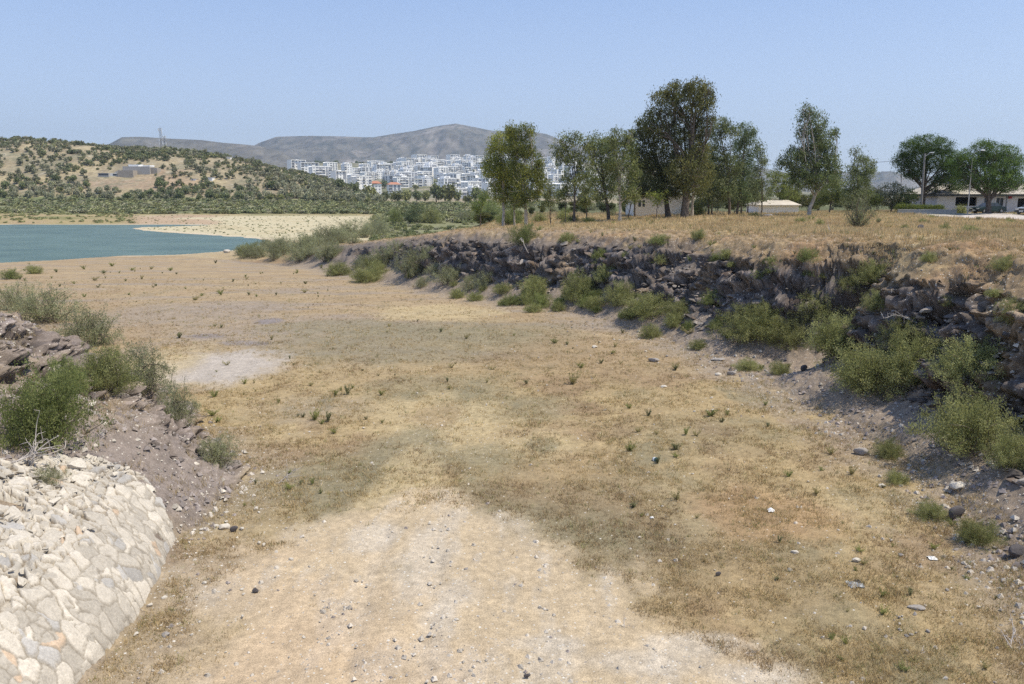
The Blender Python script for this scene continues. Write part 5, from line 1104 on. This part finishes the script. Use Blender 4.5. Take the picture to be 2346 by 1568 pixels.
# ---------------------------------------------------------------- poles and wires
def pole(name, label, u, vbase, vtop, Y, r0, r1, utop=None, mat='polegrey'):
    p = at(u, vbase, Y); gz = float(H(p[0], Y)); p[2] = gz; t_ = at(utop or u, vtop, Y)-p
    e = empty(name, p, label, 'pole'); V, Q = tubes([(np.array([(0,0,-.3), tuple(t_*.5), tuple(t_)]), [r0,(r0+r1)/2,r1])], 8); mesh('shaft', V, Q, M[mat], e, smooth=True); return e, p, t_
e, p, t_ = pole('street_lamp', 'leaning street lamp in front of the long house', 2217, 487, 362, 103, .085, .045, 2228, 'concrete')
P = np.array([t_, t_+np.array([.1,0,.5]), t_+np.array([.45,0,.85]), t_+np.array([.85,-.05,.9])]); V, Q = tubes([(P, .035)], 6); mesh('arm', V, Q, M['steel'], e)
h_ = MB(); h_.add(*(lambda c: ([(c[0]+a, c[1]+b, c[2]+z) for a, b, z in ((0,-.12,0),(.65,-.16,-.05),(.65,.16,-.05),(0,.12,0),(.05,-.08,.13),(.55,-.1,.1),(.55,.1,.1),(.05,.08,.13))], [(0,3,2,1),(4,5,6,7),(0,1,5,4),(1,2,6,5),(2,3,7,6),(3,0,4,7)]))(P[-1])); h_.build('lamp_head', M['lamp'], e)
e, p2, t2 = pole('utility_pole', 'thick utility pole standing in front of the umbrella pine', 2110, 480, 352, 109, .17, .12, 2119)
V, Q = tubes([(np.array([t2+np.array([0,-.1,-.4]), t2+np.array([.7,-.1,.1])]), .04)], 6); mesh('arm', V, Q, M['steel'], e)
MB().box(t2[0]+.6, t2[0]+1.1, -.25, .05, t2[2]+.05, t2[2]+.18).build('lamp_head', M['lamp'], e)
e, p3, t3 = pole('thin_pole', 'thin short pole left of the umbrella pine', 2065, 470, 384, 116, .06, .05)
e, p4, t4 = pole('far_utility_pole', 'utility pole hidden among the forked tree leaves', 1985, 474, 372, 112, .15, .11)
def wire(a, b, sag, label):
    t = np.linspace(0, 1, 20)[:, None]; P = a+(b-a)*t; P[:, 2] -= (4*sag*t*(1-t))[:, 0]; V, Q = tubes([(P, .022)], 4); tag(mesh('overhead_wire', V, Q, M['rubber']), label, 'wire')
wire(p4+t4, p2+t2, .35, 'dark overhead wire running from the forked tree to the umbrella pine')

# ---------------------------------------------------------------- cars
def car(u, v, Y, rz, paint, label, L=4.3):
    p = at(u, v, Y); p[2] = float(H(p[0], Y)); e = empty('parked_car', p, label, 'car', rz=rz)
    W = 1.68
    def body(outline, inset, name, m):
        n = len(outline); V = []; 
        for y, k in ((-W/2, 0), (W/2, 0)):
            for (x, z, i) in outline: V.append((x, y+(i*.12 if y < 0 else -i*.12), z))
        Fs = [tuple(range(n)), tuple(range(2*n-1, n-1, -1))]+[(i, i+n, (i+1)%n+n, (i+1)%n) for i in range(n)]
        mb = MB(); mb.add(V, Fs); o = mb.build(name, m, e); b = o.modifiers.new('bevel', 'BEVEL'); b.width = .05; b.segments = 2; return o
    body([(-2.12,.35,0),(-2.15,.62,0),(-2.02,.80,.3),(-1.05,.92,.4),(-.9,.93,.5),(1.35,.95,.5),(2.05,.90,.4),(2.13,.70,.1),(2.12,.35,0),(1.75,.22,0),(-1.75,.22,0)], 0, 'body', M[paint])
    body([(-1.0,.90,.6),(-.35,1.38,1.5),(.85,1.40,1.5),(1.5,.92,.6)], 0, 'cabin', M[paint])
    for sy in (-1, 1): MB().add([(-.82,sy*(W/2-.085),.95),(-.32,sy*(W/2-.175),1.33),(.25,sy*(W/2-.175),1.34),(.25,sy*(W/2-.085),.96)], [(0,1,2,3)]).build('side_window', M['glass'], e) if False else None
    def wq(P, nm): mb = MB(); mb.add(P, [tuple(range(len(P)))]); mb.build(nm, M['glass'], e)
    wq([(-1.0+.02,-.70,.95),(-1.0+.02,.70,.95),(-.42,.62,1.355),(-.42,-.62,1.355)], 'windscreen')
    wq([(1.47,-.70,.97),(1.47,.70,.97),(.93,.62,1.355),(.93,-.62,1.355)], 'rear_window')
    for sy in (-1, 1):
        for a, b_, c_, d_ in ((-.80,-.36,.18,.18),(.26,.26,.80,1.22)):
            wq([(a, sy*(W/2-.068), .96),(b_, sy*(W/2-.165), 1.33),(c_, sy*(W/2-.165), 1.33),(d_, sy*(W/2-.068), .96)][::sy], 'side_window')
    for x in (-1.3, 1.32):
        for y in (-.78, .78):
            mb = MB(); mb.tube([(x, y-.1, .31),(x, y+.1, .31)], .31, 16); a_ = 16; mb.f.append(list(range(mb.n-a_, mb.n))); mb.m.append(0); mb.f.append(list(range(mb.n-2*a_, mb.n-a_))[::-1]); mb.m.append(0)
            wq_ = mb.build('wheel', M['rubber'], e); s_ = 1 if y > 0 else -1
            V, Q = tubes([(np.array([(x, y+s_*.09, .31),(x, y+s_*.115, .31),(x, y+s_*.118, .31)]), [.19,.17,.001])], 12); mesh('rim', V, Q, M['steel'], wq_)
    for y in (-.58, .58): MB().box(-2.17, -2.06, y-.2, y+.2, .58, .72).build('headlight', M['lamp'], e)
    MB().box(-2.165, -2.08, -.36, .36, .58, .70).build('grille', M['blackpl'], e)
    MB().box(-2.24, -2.10, -.82, .82, .34, .50).build('bumper', M['blackpl'], e); MB().box(2.10, 2.22, -.82, .82, .34, .50).build('bumper', M['blackpl'], e)
    MB().box(-2.245, -2.235, -.26, .26, .37, .48).build('number_plate', M['plastic'], e)
    return e
car(2362, 490, 103, R(28), 'silver', 'silver saloon car cut by the right edge in the gravel yard')
car(2263, 488, 108, R(12), 'darkcar', 'dark green car parked under the pine before the house')

# ---------------------------------------------------------------- stones
def stone_form(seed, col, flat=.6, sub=3, raw=False):
    r2 = np.random.default_rng(seed); import bmesh
    bm = bmesh.new(); bmesh.ops.create_icosphere(bm, subdivisions=sub, radius=.5)
    P = np.array([v.co for v in bm.verts]); 
    for _ in range(11):
        d_ = r2.normal(size=3); d_ /= np.linalg.norm(d_); h = r2.uniform(.14,.34) if raw else r2.uniform(.24,.42); t_ = P@d_; P = P-np.outer(np.maximum(t_-h, 0)*.92, d_)
    P = P*np.array([1, r2.uniform(.7,.95), flat*r2.uniform(.8,1.2)]); P[:, 2] -= P[:, 2].min()*.75; P += r2.normal(size=P.shape)*.006
    f = np.array([[v.index for v in q.verts] for q in bm.faces]); bm.free()
    if raw: return P, f
    return mesh('stone', P, f, M['stone'], col=np.tile(col, (len(P), 1))*r2.uniform(.92,1.08,(len(P),1)), link=False).data
SW = [stone_form(i, (.58,.53,.45)) for i in range(5)]; SG = [stone_form(10+i, (.34,.31,.28)) for i in range(3)]; SD = [stone_form(20+i, (.11,.10,.10), .8) for i in range(3)]
rs = random.Random(14)
def stone(u, v, wpx, kind, label=None, group=None, flat=1., name='stone', p=None):
    p = hit(u, v) if p is None else p
    if p is None: return
    o = bpy.data.objects.new(name, rs.choice(kind)); COL.objects.link(o); w_ = wpx*pxm(p); o.location = (p[0], p[1], p[2]-.03*w_); o.scale = (w_, w_*rs.uniform(.7,1.), w_*flat*rs.uniform(.75,1.1)); o.rotation_euler = (rs.uniform(-.12,.12), rs.uniform(-.12,.12), rs.uniform(0, 6.28) if label is None or group else rs.uniform(-.3,.3))
    tag(o, label, 'stone', group); return o
for u, v, w_, k_, l in [(2190,1188,46,SD,'dark pointed boulder at the foot of the right slope'),(2198,1120,42,SW,'pale upright boulder above the dark pointed one'),(1972,1042,36,SG,'grey angular stone at the edge of the grass under the near shrubs'),(2020,1116,22,SW,'cream stone at the grass edge near the small green shrub'),
 (1498,829,28,SG,'rounded grey stone in the grass by the scree'),(1362,797,17,SW,'flat yellowish stone left of the rounded grey one'),(1676,860,24,SG,'grey stone of a pair at the edge of the scree'),(1646,860,18,SW,'pale stone of the pair at the edge of the scree'),(1520,888,19,SW,'blocky pale stone in the brown grass'),(1645,826,36,SG,'flat grey slab at the foot of the scree'),
 (1820,1268,20,SW,'cream stone in the near right grass'),(1960,1287,24,SW,'larger cream stone right of the other in the near grass'),(1655,958,0,SW,None),(586,1358,15,SD,'dark stone with a lit top on the sandy track'),(668,1283,13,SW,'white stone near the upper edge of the sandy track'),(1045,1422,16,SW,'white stone in the middle of the track'),
 (1208,1552,18,SD,'dark flat stone at the bottom of the picture'),(380,1456,24,SG,'grey stone lying beside the stone bank'),(392,1500,0,SW,None),(1068,1305,12,SG,'grey pebble stone high on the track'),(516,1212,30,SW,'pair topped whitish boulder right of the stone bank'),(537,1218,20,SD,'dark brown stone touching the whitish boulder'),
 (165,1075,70,SW,'big cream boulder at the top of the stone bank'),(292,1085,28,SW,'cream stone on the slope above the stone bank'),(318,1088,14,SW,'small cream stone next to the one above the bank'),(518,580,22,SW,'large pale boulder by the water at the end of the ridge'),(1760,498,22,SG,'purplish boulder half sunk in the plateau grass'),(2109,528,16,SD,'dark stone in the middle of the plateau grass'),
 (2330,1275,44,SD,'dark jagged boulder at the right edge'),(2345,1110,30,SG,'grey boulder at the right edge in shrub shadow'),(1840,850,20,SD,'dark stone beside the thicket shadow'),(1645,1320,16,SD,'brown stone in the near grass'),(2100,1395,44,SG,'flat pinkish slab sunk in the near grass')]:
    if w_: stone(u, v, w_, k_, l, name='boulder' if w_ > 26 else 'stone', flat=.45 if 'slab' in l else 1.)
def grp(n, u0, u1, v0, v1, w0, w1, k_, l, g):
    for _ in range(n): stone(rs.uniform(u0, u1), rs.triangular(v0, v1), rs.uniform(w0, w1)**1., k_, l, g)
grp(28, 400, 620, 1140, 1280, 4, 16, SW, 'white stone strewn on the brown slope right of the stone bank', 'white stones right of the stone bank')
grp(12, 300, 470, 1290, 1480, 5, 18, SW, 'white stone fallen at the toe of the stone bank', 'stones at the toe of the stone bank')
grp(16, 480, 860, 1290, 1540, 3.5, 12, SW, 'pale stone on the left half of the sandy track', 'pale stones on the track')
grp(21, 900, 1800, 1330, 1560, 3, 9, SW, 'small pale stone among the gravel of the track', 'small stones in the track gravel')
grp(28, 1150, 1700, 740, 860, 3, 8, SW, 'white stone on the gravel strip by the right bank', 'white stones along the right bank')
grp(15, 1180, 1420, 720, 775, 3, 7, SG, 'grey stone on the gravel strip by the right bank', 'grey stones along the right bank')
grp(14, 1580, 1800, 900, 975, 4, 11, SW, 'flat white stone in the grass below the scree', 'flat white stones below the scree')
grp(20, 1350, 2150, 960, 1520, 3, 10, SW, 'white stone in the brown grass on the right', 'white stones in the right grass')
grp(23, 2050, 2346, 1060, 1568, 4, 15, SG, 'grey stone on the near right scree', 'grey stones on the near scree')
grp(14, 2050, 2346, 1060, 1568, 4, 10, SW, 'pale stone on the near right scree', 'pale stones on the near scree')
grp(18, 1500, 2200, 760, 1000, 4, 12, SG, 'grey stone on the scree under the shrubs', 'grey stones under the shrubs')
grp(12, 250, 470, 1040, 1160, 4, 12, SG, 'grey stone on the slope of the left mound', 'grey stones on the left mound')
grp(12, 0, 200, 1040, 1110, 5, 18, SW, 'pale rubble stone at the top of the stone bank', 'rubble at the top of the stone bank')
# loose blocks: broken rock on both rock faces, rubble on the paved bank
def scatter(name, pts, sizes, flats, cols, seed, mat, parent=None, tilt=.25):
    r4 = np.random.default_rng(seed); forms = [stone_form(70+i, (1,1,1), .75, 2, True) for i in range(8)]; Vs, Fs, Cs, n0 = [], [], [], 0
    for i in range(len(pts)):
        P, f = forms[r4.integers(8)]; s_ = sizes[i]; A = mathutils.Euler((r4.normal()*tilt, r4.normal()*tilt, r4.uniform(0, 6.28))).to_matrix(); A = np.array(A)
        Q_ = (P*np.array([s_, s_*r4.uniform(.6,1), s_*flats[i]]))@A.T+pts[i]; Vs.append(Q_); Fs.append(f+n0); n0 += len(P); Cs.append(np.tile(cols[i], (len(P), 1)))
    return mesh(name, np.concatenate(Vs), np.concatenate(Fs), mat, parent, col=np.concatenate(Cs))
r4 = np.random.default_rng(88); n = 60000; s_ = r4.uniform(-.5, .75, n); y = 15*(110/15.)**r4.random(n); x = s_*y; d, par = polyd(FOOT, x, y); k = (d > .8) & (d < 7); x, y, par, d = x[k], y[k], par[k], d[k]
z = H(x, y); rel = (z+9)/(np.interp(par, range(len(FLIP)), FLIP)+9.); zx = H(x+.3, y); zy = H(x, y+.3); nz_ = 1/np.sqrt(1+((zx-z)/.3)**2+((zy-z)/.3)**2)
k = (rel > .14) & (rel < .64+.2*sm(44,66,y)) & (nz_ < .86) & (r4.random(len(x)) < .62); x, y, z, rel = x[k][:4200], y[k][:4200], z[k][:4200], rel[k][:4200]
m = len(x); print('rock blocks', m); sz = r4.lognormal(-1.05, .5, m).clip(.12, 1.1)*(.55+y/70.).clip(.6, 1.5); g_ = r4.uniform(.7, 1.5, m)[:, None]
cc = np.where((r4.random(m) < .28)[:, None], np.array([[.27,.235,.20]]), np.where((r4.random(m) < .3)[:, None], np.array([[.18,.14,.11]]), np.array([[.12,.105,.095]])))*g_
tag(scatter('rock_rubble', np.stack([x-.1, y, z-.05*sz], 1), sz, r4.uniform(.22,.55,m), cc, 5, M['rock'], None, .13), 'broken dark rock covering the face of the right bank', 'rock', kind='stuff')
n = 5000; x = r4.uniform(-24, -8, n); y = r4.uniform(21, 38, n); dl, _ = polyd(LFOOT, x, y); k = (dl > .1) & (dl < 9) & (y-.25*(x+9) > 22) & (r4.random(n) < .28); x, y = x[k], y[k]; z = H(x, y); m = len(x)
sz = r4.lognormal(-1.5, .6, m).clip(.06, .9); cc = np.where((r4.random(m) < .35)[:, None], np.array([[.34,.30,.26]]), np.array([[.18,.15,.13]]))*r4.uniform(.7,1.3,m)[:, None]
tag(scatter('mound_rubble', np.stack([x, y, z-.03], 1), sz, r4.uniform(.3,.6,m), cc, 6, M['rock']), 'broken slabs and chips over the left rock mound', 'rock', kind='stuff')
n = 9000; x = r4.uniform(-14, -7.6, n); y = r4.uniform(8, 21, n); dl, _ = polyd(LFOOT, x, y); de, _ = polyd(edge, x, y); crest = sm(-2.0, -.4, de)
k = (de < -.05) & (dl > 1.2) & (r4.random(n) < .05+.30*sm(1.2, 2.2, dl)*(.35+crest)); x, y, crest = x[k], y[k], crest[k]; z = H(x, y)+.12; m = len(x)
sz = r4.lognormal(-1.75, .42, m).clip(.07, .52); cc = np.array([[.52,.47,.39]])*r4.uniform(.72,1.15,m)[:, None]; cc = np.where((r4.random(m) < .08)[:, None], np.array([[.38,.36,.33]]), cc)
scatter('loose_stones', np.stack([x, y, z], 1), sz, r4.uniform(.3,.6,m), cc, 7, M['stone'], apron, .3)
# gravel nobody could count
r2 = np.random.default_rng(55); nF = SW[0]; n = 26000
s_ = r2.uniform(-.7, .72, n); y = 12.5*(60/12.5)**r2.random(n); x = s_*y; d, _ = polyd(FOOT, x, y); dl, _ = polyd(LFOOT, x, y); dg = fbm(x/1.1, y/3.2, 5, 231, .6)
WOB = [fbm(x/(1.6+.4*k)+k*7, y/(2.4+.5*k)-k*5, 4, 100+k, .6) for k in range(3)]
trk = np.zeros(n)
for i, (u, v, ru, rv) in enumerate([(940,1560,700,200),(930,1400,560,190),(930,1260,300,110),(1450,1600,430,170)]): trk = np.maximum(trk, blobmask(x, y, u, v, ru, rv, 50+i, .16, .3))
foot = np.maximum(sm(-2.2, .5, d)*(1-sm(3.5,4.5,d)), sm(-1.2, 0, dl)*(1-sm(5,7,dl)*(y > 21))); de, _ = polyd(edge, x, y)
pr = np.maximum(.03+.28*trk*sm(0,.4,dg), foot*.9)*(de > .1)
k = r2.random(n) < pr; x, y, foot = x[k], y[k], foot[k]; z = H(x, y)
base = np.array([(-.5,-.4,0),(.4,-.5,0),(.5,.35,0),(-.35,.5,0),(-.2,-.15,.5),(.2,-.1,.42),(.1,.2,.5)]); bf = [(0,1,5),(0,5,4),(1,2,5),(2,6,5),(2,3,6),(3,4,6),(3,0,4),(4,5,6)]
m = len(x); a = r2.uniform(0,6.28,m); sz = r2.lognormal(-2.9, .55, m).clip(.02,.12)*(1+.7*foot); ca, sa = np.cos(a), np.sin(a); J = base[None]+r2.normal(size=(m,7,3))*.08
P = np.stack([(J[...,0]*ca[:,None]-J[...,1]*sa[:,None])*sz[:,None]+x[:,None], (J[...,0]*sa[:,None]+J[...,1]*ca[:,None])*sz[:,None]+y[:,None], J[...,2]*sz[:,None]*.9+z[:,None]], -1)
cc = mix(np.array([[.52,.47,.40]]), np.array([[.30,.26,.24]]), ((r2.random(m) < .06+.65*foot)[:,None])*1.)*r2.uniform(.7,1.2,(m,1))
tag(mesh('gravel', P.reshape(-1,3), (np.array(bf)[None]+np.arange(m)[:,None,None]*7).reshape(-1,3), M['stone'], col=np.repeat(cc,7,0)), 'loose gravel over the track and the foot of the slopes', 'gravel', kind='stuff')

# ---------------------------------------------------------------- dead branches, tyre, litter
def dead(u, v, L_px, label, seed, ang=.9, az=None, n=7, name='dead_branch', r=.022):
    r3 = np.random.default_rng(seed); p = hit(u, v); L = L_px*pxm(p); ps = []; az = r3.uniform(0, 6.28) if az is None else az
    q = np.array([math.cos(az)*math.cos(ang), math.sin(az)*math.cos(ang), math.sin(ang)])*L
    P, rr = limb((0,0,0), q, r, r*.35, r3, 9, .15); ps.append((P, rr))
    for i in range(n):
        s0 = P[r3.integers(1, 8)]; e_ = s0+(q/L+r3.normal(size=3)*.55)*L*r3.uniform(.25,.55); e_[2] = max(e_[2], .01); Q1, r1 = limb(s0, e_, r*.55, r*.2, r3, 5, .15); ps.append((Q1, r1))
        for _ in range(2): s1 = Q1[r3.integers(2,5)]; e1 = s1+r3.normal(size=3)*L*.14; e1[2] = max(e1[2], .01); ps.append(limb(s1, e1, r*.3, r*.12, r3, 4, .1))
    V, Q = tubes(ps, 5); o = mesh(name, V, Q, M['deadwood'], loc=tuple(p)); tag(o, label, 'branch'); return o
dead(637, 1108, 50, 'bleached forked dead branch lying in the grass right of the mound', 1, .6, .3, 8)
dead(20, 1062, 80, 'tangle of bleached dead branches at the top of the stone bank', 2, .35, .2, 12, r=.03)
dead(70, 1075, 70, 'bare upright dead branch beside the tangle on the left', 3, 1.2, 1.5, 9, r=.022)
dead(560, 1095, 60, 'grey brushwood heap at the foot of the left mound', 4, .15, 3.3, 14)
dead(1212, 582, 40, 'pale bare stem hanging over the dark cliff', 5, 1.2, 2.8, 2, r=.05)
dead(1905, 535, 34, 'thin white stick leaning on the plateau edge', 6, 1.25, 2.6, 1, r=.025)
dead(1700, 1500, 36, 'bleached twig in the near grass', 7, .1, .3, 5)
dead(2080, 1500, 40, 'pale twig lying at the lower right', 8, .1, .1, 4)
dead(2320, 1490, 50, 'bleached branch at the right edge', 9, .4, 1., 7)
dead(755, 1395, 26, 'dark dry sprig standing on the sand', 10, 1.2, 1., 3, r=.012)
dead(1430, 1440, 26, 'small dry sprig on the track gravel', 11, 1.1, 1.4, 3, r=.010)
dead(2100, 740, 60, 'dead pale branch on the rocks above the thicket', 12, .3, 3.0, 6, r=.03)
# discarded tyre
p = hit(1571, 748)
e = empty('car_tyre', p+np.array([0,0,.10]), 'old black car tyre lying on the scree beside a round shrub', 'tyre'); 
a = np.linspace(0, 2*math.pi, 33)[:-1]; prof = [(.19,-.06),(.22,-.10),(.30,-.095),(.325,-.06),(.325,.06),(.30,.095),(.22,.10),(.19,.06)]
V = [(r_*math.cos(t_), r_*math.sin(t_), z_) for t_ in a for r_, z_ in prof]; k = len(prof)
Q = [((i*k+j), (i*k+(j+1)%k), (((i+1)%32)*k+(j+1)%k), (((i+1)%32)*k+j)) for i in range(32) for j in range(k-1)]
mesh('tread', V, np.array(Q), M['rubber'], e, smooth=True); e.rotation_euler = (R(-22), R(12), 0)
# litter
def litter(u, v, label, parts, rot=(0,0,0), sc_=1.):
    p = hit(u, v); e = empty('litter', p+np.array([0,0,.05]), label, 'litter'); e.rotation_euler = rot; e.scale = (sc_,)*3
    return e
e = litter(1497, 1056, 'crumpled teal and white plastic container in the grass', 0, (R(80), R(20), R(30)), .75)
t_ = np.linspace(0, 1, 9); V, Q = tubes([(np.array([(0,0,0),(0,0,.02),(0,0,.2),(0,0,.26),(0,0,.28),(0,0,.31)]), [.02,.11,.11,.07,.03,.028])], 12); mesh('canister', V, Q, M['bluepl'], e)
V, Q = tubes([(np.array([(0,0,.05),(0,0,.15)]), [.112,.112])], 12); mesh('label_band', V, Q, M['plastic'], e)
def crumple(name, u, v, w_px, mat, label, seed, h=.35, name2='litter'):
    r3 = np.random.default_rng(seed); p = hit(u, v); w_ = w_px*pxm(p); gg = np.linspace(-.5,.5,12); XX, YY = np.meshgrid(gg, gg); ZZ = h*(1-np.sqrt(XX**2+YY**2)*1.4).clip(0)+.12*gn(XX*5+seed, YY*5, seed)
    V = np.stack([XX*(1+.2*gn(XX*3, YY*3, seed+1)), YY*(1+.2*gn(XX*3, YY*3, seed+2)), ZZ.clip(0.01)], -1).reshape(-1,3)*w_; i = np.arange(144).reshape(12,12); q = np.stack([i[:-1,:-1], i[:-1,1:], i[1:,1:], i[1:,:-1]], -1).reshape(-1,4)
    o = mesh(name2, V, q, mat, loc=tuple(p+np.array([0,0,.01]))); tag(o, label, 'litter')
crumple('l', 1766, 1172, 15, M['plastic'], 'crumpled white plastic scrap with a dark hollow in the rusty grass', 3, .6)
crumple('l', 1960, 1342, 32, M['steel'], 'flat grey torn sheet with a black piece in the near grass', 5, .15)
crumple('l', 1964, 1334, 14, M['blackpl'], 'small black scrap on the torn grey sheet', 6, .4)
crumple('l', 2136, 1280, 18, M['lamp'], 'bluish white paper scrap near the right scree', 7, .2)
crumple('l', 1494, 1188, 9, M['plastic'], 'small white scrap beside a green weed', 8, .5)
# ---------------------------------------------------------------- haze
mh = bpy.data.materials.new('haze_air'); mh.use_nodes = True; t = mh.node_tree; t.nodes.clear()
out = t.nodes.new('ShaderNodeOutputMaterial'); pv = t.nodes.new('ShaderNodeVolumePrincipled'); pv.inputs['Density'].default_value = HAZE; pv.inputs['Color'].default_value = (.70,.84,1,1); pv.inputs['Anisotropy'].default_value = .3
t.links.new(pv.outputs[0], out.inputs['Volume'])
hz = MB().box(-7300, 7300, -60, 7100, -17, 520).build('haze', mh); tag(hz, kind='stuff')
